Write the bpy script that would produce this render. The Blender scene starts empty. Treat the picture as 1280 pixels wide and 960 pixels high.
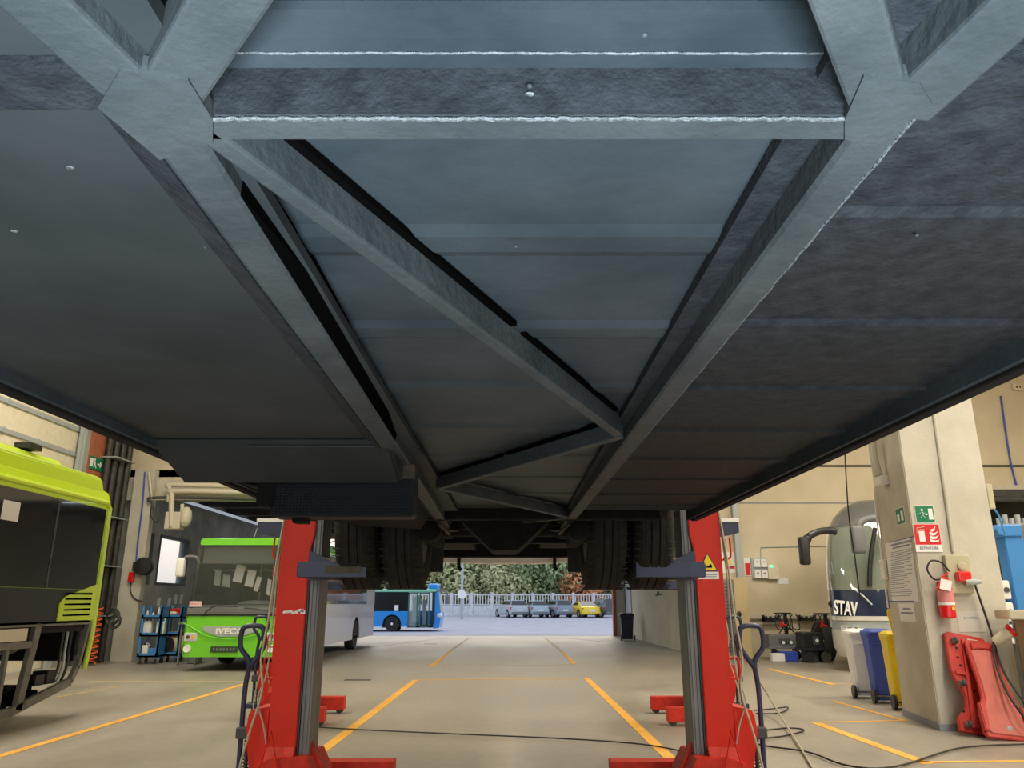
import bpy, bmesh, math, random
from mathutils import Vector, Matrix
random.seed(7)
S = bpy.context.scene
C = S.collection
PI = math.pi
# ------------------------------------------------------------------ camera
CAMZ = 1.4; F = 960.0
PITCH = math.atan(275/960)
cs, sn = math.cos(PITCH), math.sin(PITCH)
cam = bpy.data.objects.new('camera', bpy.data.cameras.new('camera')); C.objects.link(cam)
cam.location = (0, 0, CAMZ); cam.rotation_euler = (PI/2+PITCH, 0, 0)
cam.data.sensor_width = 36; cam.data.lens = 36*F/1280; cam.data.clip_start = .05; cam.data.clip_end = 400
S.camera = cam
def at(px, py, X=None, Y=None, Z=None):
    """photo pixel -> world point on the given plane"""
    u = (px-640)/F; v = (480-py)/F
    d = Vector((u, cs-v*sn, sn+v*cs))
    if X is not None: t = X/d.x
    elif Y is not None: t = Y/d.y
    else: t = (Z-CAMZ)/d.z
    return Vector((0, 0, CAMZ)) + d*t
# ------------------------------------------------------------------ materials
def mat(name, col, rough=.5, metal=0, noise=0, nscale=8, col2=None, bump=0, bscale=60, emit=None, es=1, coat=0, trans=0, alpha=1, spec=None, stretch=None, detail=6):
    m = bpy.data.materials.new(name); m.use_nodes = True
    nt = m.node_tree; b = nt.nodes['Principled BSDF']
    b.inputs['Base Color'].default_value = (*col, 1)
    b.inputs['Roughness'].default_value = rough; b.inputs['Metallic'].default_value = metal
    if coat: b.inputs['Coat Weight'].default_value = coat
    if trans: b.inputs['Transmission Weight'].default_value = trans
    if spec is not None: b.inputs['Specular IOR Level'].default_value = spec
    b.inputs['Alpha'].default_value = alpha
    if emit: b.inputs['Emission Color'].default_value = (*emit, 1); b.inputs['Emission Strength'].default_value = es
    if noise or col2 or bump:
        tc = nt.nodes.new('ShaderNodeTexCoord'); mp = nt.nodes.new('ShaderNodeMapping')
        nt.links.new(tc.outputs['Object'], mp.inputs[0])
        if stretch: mp.inputs['Scale'].default_value = stretch
    if noise or col2:
        n = nt.nodes.new('ShaderNodeTexNoise'); n.inputs['Scale'].default_value = nscale; n.inputs['Detail'].default_value = detail
        nt.links.new(mp.outputs[0], n.inputs['Vector'])
        r = nt.nodes.new('ShaderNodeValToRGB')
        r.color_ramp.elements[0].position = .32; r.color_ramp.elements[1].position = .68
        c2 = col2 or tuple(min(1, c*(1+noise)) for c in col)
        c1 = col if col2 else tuple(c*(1-noise) for c in col)
        r.color_ramp.elements[0].color = (*c1, 1); r.color_ramp.elements[1].color = (*c2, 1)
        nt.links.new(n.outputs['Fac'], r.inputs[0]); nt.links.new(r.outputs[0], b.inputs['Base Color'])
    if bump:
        n2 = nt.nodes.new('ShaderNodeTexNoise'); n2.inputs['Scale'].default_value = bscale; n2.inputs['Detail'].default_value = 5
        nt.links.new(mp.outputs[0], n2.inputs['Vector'])
        bp = nt.nodes.new('ShaderNodeBump'); bp.inputs['Strength'].default_value = bump; bp.inputs['Distance'].default_value = .01
        nt.links.new(n2.outputs['Fac'], bp.inputs['Height']); nt.links.new(bp.outputs[0], b.inputs['Normal'])
    return m
M = {}
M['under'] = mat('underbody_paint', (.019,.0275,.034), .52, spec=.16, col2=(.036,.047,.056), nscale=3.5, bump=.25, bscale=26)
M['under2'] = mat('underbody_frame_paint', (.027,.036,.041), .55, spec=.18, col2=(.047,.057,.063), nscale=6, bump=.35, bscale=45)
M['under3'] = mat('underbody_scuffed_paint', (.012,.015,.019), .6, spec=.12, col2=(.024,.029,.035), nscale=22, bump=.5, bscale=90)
M['under4'] = mat('underbody_warm_paint', (.016,.0215,.024), .6, spec=.12, col2=(.030,.036,.040), nscale=2.2, bump=.2, bscale=18)
M['weld'] = mat('weld_bead', (.09,.105,.115), .5, noise=.3, nscale=70, bump=.8, bscale=120)
M['black'] = mat('flat_black', (.002,.002,.002), .9, spec=0)  # flat black; on the gap strips it stands for shade
M['chassis'] = mat('chassis_black', (.009,.009,.010), .75, spec=.12, noise=.35, nscale=9, bump=.3)
M['rust'] = mat('brown_cast_metal', (.06,.05,.035), .7, noise=.3, nscale=14, bump=.4)
M['rib'] = mat('ribbed_plastic', (.012,.016,.024), .6, spec=.2)
M['tire'] = mat('tyre_rubber', (.020,.018,.016), .85, spec=.25, noise=.25, nscale=20, bump=.3)
M['tire2'] = mat('tyre_rubber_dark', (.02,.02,.02), .8)
M['rim'] = mat('wheel_rim_metal', (.45,.46,.48), .4, .6)
M['red'] = mat('lift_red_paint', (.62,.022,.006), .45, noise=.05, nscale=5, spec=.3)
M['red_d'] = mat('lift_red_paint_worn', (.56,.030,.014), .5, noise=.14, nscale=14, spec=.3)
M['blue_d'] = mat('dark_blue_paint', (.022,.03,.075), .38, noise=.15, nscale=8)
M['steel'] = mat('rail_steel', (.20,.20,.20), .55, .4, noise=.15, nscale=12, stretch=(1,1,.1))
M['steel_w'] = mat('galvanised_steel', (.42,.46,.47), .5, .3)
M['white'] = mat('white_plastic', (.86,.85,.82), .5)
M['paper'] = mat('paper', (.82,.82,.83), .9)
M['ink'] = mat('grey_ink', (.28,.3,.36), .8)
M['black_p'] = mat('black_plastic', (.015,.015,.017), .4)
M['grey_p'] = mat('grey_plastic', (.16,.165,.17), .5)
M['dgrey'] = mat('dark_grey_paint', (.06,.06,.06), .6, noise=.2)
M['yellow'] = mat('yellow_plastic', (.85,.62,.01), .4)
M['byellow'] = mat('sign_yellow', (.9,.7,.02), .5)
M['bblue'] = mat('blue_plastic', (.03,.07,.42), .45)
M['cblue'] = mat('workshop_blue_paint', (.05,.25,.62), .4)
M['lime'] = mat('lime_paint', (.50,.72,.012), .28, coat=.5)
M['lime2'] = mat('pale_lime_paint', (.62,.82,.05), .3, coat=.5)
M['green'] = mat('bright_green_paint', (.17,.62,.03), .28, coat=.5)
M['buswhite'] = mat('bus_white_paint', (.62,.62,.74), .35, coat=.3)
M['teal'] = mat('pale_teal_paint', (.28,.58,.46), .35)
M['glass_d'] = mat('dark_tinted_glass', (.018,.02,.022), .06, coat=.6)
M['glass'] = mat('clear_glass', (.6,.66,.64), .03, trans=.0, alpha=.25)
M['glass_s'] = mat('windscreen_glass', (.12,.14,.13), .03, alpha=.22)
M['conc'] = mat('pillar_concrete', (.50,.47,.39), .85, col2=(.60,.57,.49), nscale=2.3, bump=.25, bscale=30)
M['wall'] = mat('beige_wall_plaster', (.60,.52,.37), .85, col2=(.70,.62,.46), nscale=.9, bump=.1, bscale=20)
M['wallg'] = mat('grey_concrete_wall', (.36,.34,.30), .85, noise=.2, nscale=2, bump=.2)
M['brick'] = mat('red_brick_paint', (.38,.12,.06), .8, noise=.15, nscale=6)
M['cream'] = mat('cream_door_panel', (.72,.66,.50), .5, noise=.05)
M['crelt'] = mat('beige_cabinet_paint', (.55,.44,.24), .5)
M['pipe_b'] = mat('dark_pipe', (.045,.042,.038), .45, .3, noise=.3)
M['pipe_w'] = mat('painted_pipe', (.62,.57,.45), .5)
M['orange'] = mat('floor_line_paint', (.80,.38,.04), .6, col2=(.88,.50,.09), nscale=3.5, detail=10)
M['orangef'] = mat('worn_floor_line_paint', (.52,.40,.24), .6, col2=(.62,.44,.2), nscale=6)
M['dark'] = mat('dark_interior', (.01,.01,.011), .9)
M['cable'] = mat('black_cable', (.02,.02,.02), .5)
M['cableb'] = mat('beige_cable', (.42,.38,.28), .6)
M['sgreen'] = mat('sign_green', (.0,.20,.09), .5)
M['sred'] = mat('sign_red', (.68,.015,.02), .45)
M['signw'] = mat('sign_white', (.85,.85,.84), .5)
M['ered'] = mat('extinguisher_red', (.75,.01,.015), .25, coat=.5)
M['creeper'] = mat('creeper_red_plastic', (.50,.032,.022), .5, noise=.08, nscale=6)
M['creeper2'] = mat('creeper_worn_red_pad', (.56,.14,.11), .6, noise=.14, nscale=5)
M['coil'] = mat('orange_hose', (.75,.12,.03), .4)
M['busblue'] = mat('blue_bus_paint', (.02,.28,.75), .35, coat=.3)
M['busgreen'] = mat('mint_bus_roof', (.25,.62,.42), .4)
M['navy'] = mat('navy_paint', (.01,.02,.06), .3, coat=.4)
M['silver'] = mat('silver_paint', (.40,.41,.43), .35, coat=.4)
M['coachgrey'] = mat('coach_grey_paint', (.10,.105,.105), .25, coat=.5)
M['coachsilver'] = mat('coach_silver_paint', (.62,.60,.55), .3, coat=.4)
M['headlight'] = mat('headlight_glass', (.7,.72,.75), .1, metal=.3)
M['taill'] = mat('tail_light_red', (.5,.01,.01), .2)
M['fencec'] = mat('fence_concrete', (.62,.62,.64), .85, noise=.12, nscale=3)
M['bark'] = mat('bark', (.06,.045,.03), .9)
M['asphalt'] = mat('yard_asphalt', (.33,.34,.40), .85, noise=.1, nscale=1.2)
M['lamp'] = mat('strip_lamp', (.9,.9,.9), .5, emit=(.75,.85,1), es=.28)
M['led'] = mat('green_led', (.1,.8,.4), .5, emit=(.2,1,.6), es=1.0)
def floor_mat():
    m = bpy.data.materials.new('workshop_floor'); m.use_nodes = True; nt = m.node_tree; b = nt.nodes['Principled BSDF']
    tc = nt.nodes.new('ShaderNodeTexCoord')
    n = nt.nodes.new('ShaderNodeTexNoise'); n.inputs['Scale'].default_value = .55; n.inputs['Detail'].default_value = 8; n.inputs['Roughness'].default_value = .65
    mp = nt.nodes.new('ShaderNodeMapping'); mp.inputs['Scale'].default_value = (1, .55, 1)
    nt.links.new(tc.outputs['Object'], mp.inputs[0]); nt.links.new(mp.outputs[0], n.inputs['Vector'])
    r = nt.nodes.new('ShaderNodeValToRGB'); e = r.color_ramp.elements
    e[0].position = .3; e[0].color = (.27,.245,.20,1); e[1].position = .7; e[1].color = (.42,.385,.32,1)
    nt.links.new(n.outputs['Fac'], r.inputs[0])
    n2 = nt.nodes.new('ShaderNodeTexNoise'); n2.inputs['Scale'].default_value = 9; n2.inputs['Detail'].default_value = 6
    nt.links.new(tc.outputs['Object'], n2.inputs['Vector'])
    mx = nt.nodes.new('ShaderNodeMix'); mx.data_type = 'RGBA'; mx.blend_type = 'MULTIPLY'; mx.inputs['Factor'].default_value = .35
    nt.links.new(r.outputs[0], mx.inputs['A']); nt.links.new(n2.outputs['Color'], mx.inputs['B'])
    r3 = nt.nodes.new('ShaderNodeValToRGB'); r3.color_ramp.elements[0].position=.3; r3.color_ramp.elements[0].color=(.62,.62,.62,1); r3.color_ramp.elements[1].position=.7
    nt.links.new(n2.outputs['Fac'], r3.inputs[0]); nt.links.new(r3.outputs[0], mx.inputs['B'])
    nt.links.new(mx.outputs['Result'], b.inputs['Base Color'])
    r2 = nt.nodes.new('ShaderNodeMapRange'); r2.inputs['From Min'].default_value=.3; r2.inputs['From Max'].default_value=.7; r2.inputs['To Min'].default_value=.34; r2.inputs['To Max'].default_value=.55
    nt.links.new(n.outputs['Fac'], r2.inputs['Value']); nt.links.new(r2.outputs[0], b.inputs['Roughness'])
    return m
M['floor'] = floor_mat()
def leaf_mat(name, a, b_):
    m = mat(name, a, .7, col2=b_, nscale=1.3); return m
M['leaf_g'] = leaf_mat('green_leaves', (.17,.25,.10), (.42,.50,.26))
M['leaf_y'] = leaf_mat('yellow_green_leaves', (.30,.33,.14), (.60,.58,.32))
M['leaf_o'] = leaf_mat('orange_leaves', (.50,.16,.06), (.68,.33,.16))
# ------------------------------------------------------------------ mesh helper
class MB:
    def __init__(s): s.bm = bmesh.new()
    def box(s, x0, x1, y0, y1, z0, z1, bev=0, seg=2, mtx=None):
        t = bmesh.new(); bmesh.ops.create_cube(t, size=1)
        for v in t.verts: v.co = Vector(((x0+x1)/2+v.co.x*(x1-x0), (y0+y1)/2+v.co.y*(y1-y0), (z0+z1)/2+v.co.z*(z1-z0)))
        if bev: bmesh.ops.bevel(t, geom=t.edges[:], offset=bev, segments=seg, affect='EDGES', profile=.5, clamp_overlap=True)
        return s._merge(t, mtx)
    def _merge(s, t, mtx=None):
        if mtx is not None: t.transform(mtx)
        me = bpy.data.meshes.new('tmp'); t.to_mesh(me); t.free(); s.bm.from_mesh(me); bpy.data.meshes.remove(me); return s
    def bar(s, p0, p1, w, h, up=(0,0,1), bev=0):
        """box beam from p0 to p1, width w, height h (centred)"""
        p0, p1 = Vector(p0), Vector(p1); d = p1-p0; L = d.length; d.normalize()
        upv = Vector(up)
        if abs(d.dot(upv)) > .98: upv = Vector((0,1,0))
        x = d.cross(upv).normalized(); z = x.cross(d).normalized()
        m = Matrix((x, d, z)).transposed().to_4x4(); m.translation = p0
        return s.box(-w/2, w/2, 0, L, -h/2, h/2, bev, mtx=m)
    def prism(s, pts, axis, a, b, bev=0, mtx=None):
        """polygon pts in the two other axes, extruded along axis (0,1,2) from a to b"""
        t = bmesh.new(); vs = []
        for p in pts:
            co = [0,0,0]; o = [i for i in range(3) if i != axis]
            co[axis] = a; co[o[0]] = p[0]; co[o[1]] = p[1]; vs.append(t.verts.new(co))
        f = t.faces.new(vs); r = bmesh.ops.extrude_face_region(t, geom=[f])
        for v in r['geom']:
            if isinstance(v, bmesh.types.BMVert): v.co[axis] = b
        bmesh.ops.recalc_face_normals(t, faces=t.faces)
        if bev: bmesh.ops.bevel(t, geom=t.edges[:], offset=bev, segments=2, affect='EDGES', clamp_overlap=True)
        return s._merge(t, mtx)
    def tube(s, pts, r, n=8, smooth=True, caps=True):
        pts = [Vector(p) for p in pts]
        if smooth and len(pts) > 2: pts = catmull(pts)
        t = bmesh.new(); rings = []
        d0 = (pts[1]-pts[0]).normalized(); up = Vector((0,0,1)) if abs(d0.z) < .9 else Vector((1,0,0))
        nrm = d0.cross(up).normalized()
        for i, p in enumerate(pts):
            d = (pts[min(i+1, len(pts)-1)]-pts[max(i-1, 0)]).normalized()
            nrm = (nrm - d*nrm.dot(d)).normalized(); bn = d.cross(nrm)
            rings.append([t.verts.new(p+(nrm*math.cos(a)+bn*math.sin(a))*r) for a in [2*PI*k/n for k in range(n)]])
        for a, b in zip(rings, rings[1:]):
            for k in range(n): t.faces.new((a[k], a[(k+1)%n], b[(k+1)%n], b[k]))
        if caps: t.faces.new(rings[0][::-1]); t.faces.new(rings[-1])
        return s._merge(t)
    def cyl(s, c, r, h, axis=2, n=20, r2=None, mtx=None):
        """cylinder starting at c along +axis"""
        return s.lathe([(r, 0), (r if r2 is None else r2, h)], c, axis, n, mtx=mtx)
    def lathe(s, prof, c=(0,0,0), axis=2, n=24, caps=True, mtx=None):
        t = bmesh.new(); rings = []; c = Vector(c)
        for (r, h) in prof:
            ring = []
            for k in range(n):
                a = 2*PI*k/n; q = (r*math.cos(a), r*math.sin(a))
                if axis == 2: v = Vector((q[0], q[1], h))
                elif axis == 1: v = Vector((q[0], h, q[1]))
                else: v = Vector((h, q[0], q[1]))
                ring.append(t.verts.new(v+c))
            rings.append(ring)
        for a, b in zip(rings, rings[1:]):
            for k in range(n): t.faces.new((a[k], a[(k+1)%n], b[(k+1)%n], b[k]))
        if caps: t.faces.new(rings[0]); t.faces.new(rings[-1])
        bmesh.ops.recalc_face_normals(t, faces=t.faces)
        return s._merge(t, mtx)
    def loft(s, rings, caps=True, mtx=None):
        t = bmesh.new(); R = [[t.verts.new(p) for p in r] for r in rings]; n = len(R[0])
        for a, b in zip(R, R[1:]):
            for k in range(n): t.faces.new((a[k], a[(k+1)%n], b[(k+1)%n], b[k]))
        if caps: t.faces.new(R[0]); t.faces.new(R[-1])
        bmesh.ops.recalc_face_normals(t, faces=t.faces)
        return s._merge(t, mtx)
    def quad(s, *p):
        vs = [s.bm.verts.new(q) for q in p]; s.bm.faces.new(vs); return s
    def ball(s, c, r, sc=(1,1,1), sub=2):
        t = bmesh.new(); bmesh.ops.create_icosphere(t, subdivisions=sub, radius=r)
        for v in t.verts: v.co = Vector((v.co.x*sc[0], v.co.y*sc[1], v.co.z*sc[2]))+Vector(c)
        return s._merge(t)
    def text(s, txt, size, mtx, depth=.002, sx=1, bold=0):
        cu = bpy.data.curves.new('t', 'FONT'); cu.body = txt; cu.size = size; cu.extrude = depth; cu.align_x = 'CENTER'; cu.align_y = 'CENTER'; cu.offset = bold; cu.resolution_u = 3
        ob = bpy.data.objects.new('t', cu); C.objects.link(ob); bpy.context.view_layer.update()
        me = bpy.data.meshes.new_from_object(ob.evaluated_get(bpy.context.evaluated_depsgraph_get()))
        bpy.data.objects.remove(ob); bpy.data.curves.remove(cu)
        me.transform(mtx @ Matrix.Diagonal((sx,1,1,1))); s.bm.from_mesh(me); bpy.data.meshes.remove(me); return s
def catmull(p, k=6):
    out = []
    for i in range(len(p)-1):
        a = p[max(i-1,0)]; b = p[i]; c = p[i+1]; d = p[min(i+2, len(p)-1)]
        for j in range(k):
            t = j/k
            out.append(.5*((2*b)+(c-a)*t+(2*a-5*b+4*c-d)*t*t+(3*b-a-3*c+d)*t**3))
    out.append(p[-1]); return out
def rect_frame(a, b, z=None): pass
# faces towards -Y (camera) : text matrix
def face_y(c, roll=0): return Matrix.Translation(Vector(c)) @ Matrix.Rotation(roll, 4, 'Y') @ Matrix.Rotation(PI/2, 4, 'X')
def face_nx(c): return Matrix.Translation(Vector(c)) @ Matrix.Rotation(-PI/2, 4, 'Z') @ Matrix.Rotation(PI/2, 4, 'X')
def face_px(c): return Matrix.Translation(Vector(c)) @ Matrix.Rotation(PI/2, 4, 'Z') @ Matrix.Rotation(PI/2, 4, 'X')
def pmat(par):
    m = Matrix.Identity(4)
    while par is not None: m = par.matrix_basis @ m; par = par.parent
    return m
def thing(name, label, cat, loc=(0,0,0), rz=0, group=None, rot=None):
    o = bpy.data.objects.new(name, None); C.objects.link(o); o.empty_display_size = .1
    o.location = loc; o.rotation_euler = rot or (0,0,rz); o['label'] = label; o['category'] = cat
    if group: o['group'] = group
    return o
def obj(name, mb, m, parent=None, label=None, smooth=False, local=False, stuff=False):
    """mesh built in world coordinates (or local=True in the parent's)"""
    me = bpy.data.meshes.new(name); mb.bm.to_mesh(me); mb.bm.free()
    me.materials.append(M[m] if isinstance(m, str) else m)
    o = bpy.data.objects.new(name, me); C.objects.link(o)
    if parent is not None:
        o.parent = parent
        if not local: me.transform(pmat(parent).inverted())
    if smooth:
        for p in me.polygons: p.use_smooth = True
        if smooth != 'full':
            try: me.set_sharp_from_angle(angle=math.radians(38))
            except Exception: pass
    if label: o['label'] = label
    if stuff: o['kind'] = 'stuff'
    if parent is None:
        bb = [v.co for v in me.vertices]
        c = Vector(((min(v.x for v in bb)+max(v.x for v in bb))/2, (min(v.y for v in bb)+max(v.y for v in bb))/2, min(v.z for v in bb)))
        me.transform(Matrix.Translation(-c)); o.location = c
    return o
def two_tone(o, start, m):
    """faces from index start onwards take a second material"""
    o.data.materials.append(M[m])
    for p in o.data.polygons[start:]: p.material_index = 1
def tag(o, label, cat, group=None):
    o['label'] = label; o['category'] = cat
    if group: o['group'] = group
    return o
def struct(name, mb, m, parent=None):
    o = obj(name, mb, m, parent)
    if parent is None: o['kind'] = 'structure'
    return o
def dup(root, loc=None, rz=None, label=None, scale=None, mats=None):
    def cp(o, par):
        c = o.copy(); C.objects.link(c); c.parent = par
        for ch in list(o.children): cp(ch, c)
        return c
    r = cp(root, None)
    if loc is not None: r.location = loc
    if rz is not None: r.rotation_euler = (0,0,rz)
    if scale is not None: r.scale = scale
    if label: r['label'] = label
    return r
# ================================================================== the setting
XL, XR = -10.5, 5.2; YB, YF = 22.5, 37.0
def floor_b(): return MB().box(-14, 18, -9, YF, -.2, 0)
floor = struct('floor', floor_b(), 'floor')
def line(pts, w=.1, m='orange', z=.003):
    for a, b in zip(pts, pts[1:]):
        p, q = at(*a, Z=0), at(*b, Z=0)
        mb = MB().bar((p.x,p.y,z), (q.x,q.y,z), w, .004)
        obj('painted_line', mb, m, floor)
line([(355,975),(520,850)], .12); line([(860,970),(733,848)], .12)
line([(520,850),(733,848)], .07)
line([(540,832),(562,815)], .12); line([(718,830),(703,815)], .12)
line([(562,815),(588,796)], .10, 'orangef'); line([(703,815),(680,796)], .10, 'orangef')
line([(540,832),(718,831)], .07, 'orangef')
line([(-60,963),(310,854)], .11); line([(110,852),(310,852)], .08, 'orangef')
line([(1020,904),(1160,955)], .12); line([(1022,903),(1131,901)], .06); line([(1043,877),(1131,901)], .07)
line([(1150,953),(1330,951)], .06); line([(960,836),(1042,856)], .10); line([(1042,855),(1070,856)], .08, 'orangef')
line([(150,858),(70,872)], .06, 'orangef')
# expansion joints and drain in the floor
jb = MB()
for (a, b) in (((440,812),(560,797)), ((700,797),(860,812))):
    p, q = at(*a, Z=0), at(*b, Z=0); jb.bar((p.x,p.y,.002),(q.x,q.y,.002), .03, .003)
obj('expansion_joint', jb, 'dgrey', floor)
for (px, py, w) in ((447,850,.5),(538,805,.45)):
    p = at(px, py, Z=0); obj('drain_cover', MB().box(p.x-w/2, p.x+w/2, p.y-.09, p.y+.09, 0, .006, .002), 'dgrey', floor)
# yard outside : dips then rises to the fence
rows = [(YF, 0), (42, -.08), (48, -.18), (54, -.12), (60, .08), (68, .26), (76, .32), (120, .35)]
yb = MB(); vs = [[yb.bm.verts.new((x, y, z)) for x in (-90, 60)] for y, z in rows]
vs2 = [[yb.bm.verts.new((x, y, z-.4)) for x in (-90, 60)] for y, z in rows]
for a, b in zip(vs, vs[1:]): yb.bm.faces.new((a[0], a[1], b[1], b[0]))
for a, b in zip(vs2, vs2[1:]): yb.bm.faces.new((a[0], b[0], b[1], a[1]))
struct('ground', yb, 'asphalt')
def yz(y):
    for (a, za), (b, zb) in zip(rows, rows[1:]):
        if a <= y <= b: return za+(zb-za)*(y-a)/(b-a)
    return .35
# left side wall with the sectional door, brick strip, window bay
DY1 = at(101, 560, X=XL).y
wl = MB()
wl.box(XL-.3, XL, -9, -3, 0, 9).box(XL-.3, XL, DY1, 21.2, 0, 9).box(XL-.3, XL, -3, DY1, 6.2, 9)
w1a, w1b = at(176,700,X=XL).y, at(189,700,X=XL).y
w2a, w2b = at(197,700,X=XL).y, at(234,700,X=XL).y
w2a = max(w2a, w1b+.3)
zb, zt = 1.95, 3.4
wl.box(XL-.3, XL, 21.2, w1a, 0, 4.8).box(XL-.3, XL, w1b, w2a, 0, 4.8).box(XL-.3, XL, w2b, YF, 0, 4.8)
for a, b in ((w1a,w1b),(w2a,w2b)): wl.box(XL-.3, XL, a, b, 0, zb).box(XL-.3, XL, a, b, zt, 4.8)
struct('wall_left', wl, 'wallg')
for i, (a, b) in enumerate(((w1a,w1b),(w2a,w2b))):
    fr = MB(); t = .07
    fr.box(XL-.2, XL+.02, a, a+t, zb, zt).box(XL-.2, XL+.02, b-t, b, zb, zt).box(XL-.2, XL+.02, a+t, b-t, zb, zb+t).box(XL-.2, XL+.02, a+t, b-t, zt-t, zt)
    w = struct('window_%d' % (i+1), fr, 'dgrey')
    struct('window_pane', MB().box(XL-.12, XL-.11, a+t, b-t, zb+t, zt-t), 'glass', w)
# sectional door on the left wall
d = MB(); z = 0
while z < 6.15:
    d.box(XL-.16, XL-.1, -3, DY1-.02, z+.012, min(z+.61, 6.2)-.012, .008, 1); z += .61
dr = struct('door_1', d, 'cream')
rl = MB(); z = .61
while z < 6.1:
    rl.box(XL-.1, XL-.06, -3, DY1-.05, z-.05, z+.05)
    y = DY1-.4
    while y > -3: rl.box(XL-.06, XL-.04, y-.03, y+.03, z-.06, z+.06); y -= 1.2
    z += .61
struct('door_hinge_rail', rl, 'steel_w', dr)
tr = MB().box(XL-.02, XL+.06, DY1-.1, DY1+.06, 0, 6.6).box(XL+.06, XL+.1, DY1-.02, DY1+.03, 0, 6.6)
struct('trim_1', tr, 'steel_w')
b0, b1 = at(106,600,X=XL+.02).y, at(139,600,X=XL+.02).y
struct('trim_2', MB().box(XL-.01, XL+.025, b0+.02, b1, 3.0, 8.9), 'brick')
# back wall right of the exit passage, passage wall, lintels
dx0, dx1 = at(1236, 650, Y=YB).x, 17.0
ztop = at(1250, 622, Y=YB).z
wr = MB().box(XR, dx0, YB, YB+.3, 0, 9).box(dx0, dx1, YB, YB+.3, ztop, 9)
struct('wall_back', wr, 'wall')
st = MB()
for pyl in (582, 636): 
    zz = at(1000, pyl, Y=YB).z; st.box(XR+.3, dx0 if pyl == 636 else 17, YB-.02, YB, zz-.03, zz+.03)
struct('trim_3', st, 'dgrey' ) if False else None
zz = at(1000, 582, Y=YB).z
struct('trim_3', MB().box(XR+.3, 17, YB-.012, YB, zz-.045, zz+.02), 'pipe_b')
zz = at(1000, 628, Y=YB).z
struct('trim_4', MB().box(XR+.3, dx0, YB-.012, YB, zz-.035, zz+.0), 'conc').data.materials.__setitem__(0, M['ink'])
struct('wall_right', MB().box(17, 17.3, -9, YB+6, 0, 9), 'wall')
struct('wall_passage', MB().box(XR, XR+.3, YB+.3, YF, 0, 5.2), 'wall')
struct('wall_store', MB().box(dx0-.4, 17.3, YB+5.7, YB+6, 0, 6).box(dx0-.4, dx0-.2, YB+.3, YB+5.7, 0, 6), 'dark')
struct('ceiling_store', MB().box(dx0-.4, 17.3, YB+.3, YB+6, 6, 6.2), 'dark')
# rolled shutter above the dark opening
so = struct('door_2', MB().box(dx0-.05, 17, YB-.14, YB-.02, ztop-.02, ztop+.22, .02).tube([(dx0, YB-.1, ztop-.06), (17, YB-.1, ztop-.06)], .09, 12), 'dgrey')
struct('door_frame', MB().box(dx0-.12, 17, YB-.16, YB-.01, ztop+.22, ztop+.34), 'conc', so)
# far portal : jambs and top
struct('wall_far', MB().box(XL, -10.2, YF-.3, YF, 0, 4.8).box(XL, XR, YF-.3, YF, 4.35, 5.2), 'wallg')
jx = at(768, 780, Y=YF).x
struct('trim_5', MB().box(jx-.07, jx+.07, YF-.35, YF+.05, 0, 4.35), 'brick')
struct('trim_6', MB().box(jx+.07, XR, YF-.3, YF, 0, 4.35), 'conc')
# ceilings
struct('ceiling', MB().box(XL-.3, 17.3, -9, 21.2, 9, 9.2).box(XR+.0, 17.3, 21.2, YB+.3, 9, 9.2), 'wall')
lowz = 4.75
cl = MB().box(XL-.3, XR+.3, 21.0, YF, lowz, lowz+.2)
struct('ceiling_low', cl, 'dgrey')
cb = MB()
for y in (23.5, 26, 28.5, 31, 33.5, 36): cb.box(XL, XR, y-.09, y+.09, lowz-.22, lowz)
struct('trim_7', cb, 'dgrey')
struct('wall_front_low', MB().box(XL, XR+.3, 21.0, 21.2, lowz-.15, 9), 'wall')
struct('wall_entrance', MB().box(XL, -7, -9.3, -9, 0, 9).box(7.5, 17, -9.3, -9, 0, 9).box(-7, 7.5, -9.3, -9, 6, 9), 'wall')
# ------------------------------------------------------------------ lights
def area(name, loc, size, power, col, rot=(0,0,0), sy=None):
    l = bpy.data.lights.new(name, 'AREA'); l.energy = power; l.color = col; l.size = size
    if sy: l.shape = 'RECTANGLE'; l.size_y = sy
    o = bpy.data.objects.new(name, l); C.objects.link(o); o.location = loc; o.rotation_euler = rot; return o
warm = (1, .90, .75)
for x in (-6.5, 6.0, 12.5):
    for y in (-3, 5.5, 14):
        area('hall_lamp', (x, y, 8.8), 1.2, 400 if x > 0 else 380, warm, sy=3.5)
for y in (24, 29, 34):
    area('passage_fill_light', (1.0, y, 4.45), 3, 16, (.78,.86,1), sy=.4); area('passage_fill_light', (-8.6, y-.5, 4.4), .5, 7, (.9,.93,1), sy=2)  # added fill: cool tint for the exit floor, more light on left wall
lb = MB(); 
sx = XL+.45
lb.box(sx-.07, sx+.07, 22.0, 36, lowz-.34, lowz-.28)
tag(obj('strip_light', lb, 'lamp'), 'long pale strip light along the left edge of the low dark ceiling above the windows', 'light')
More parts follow.
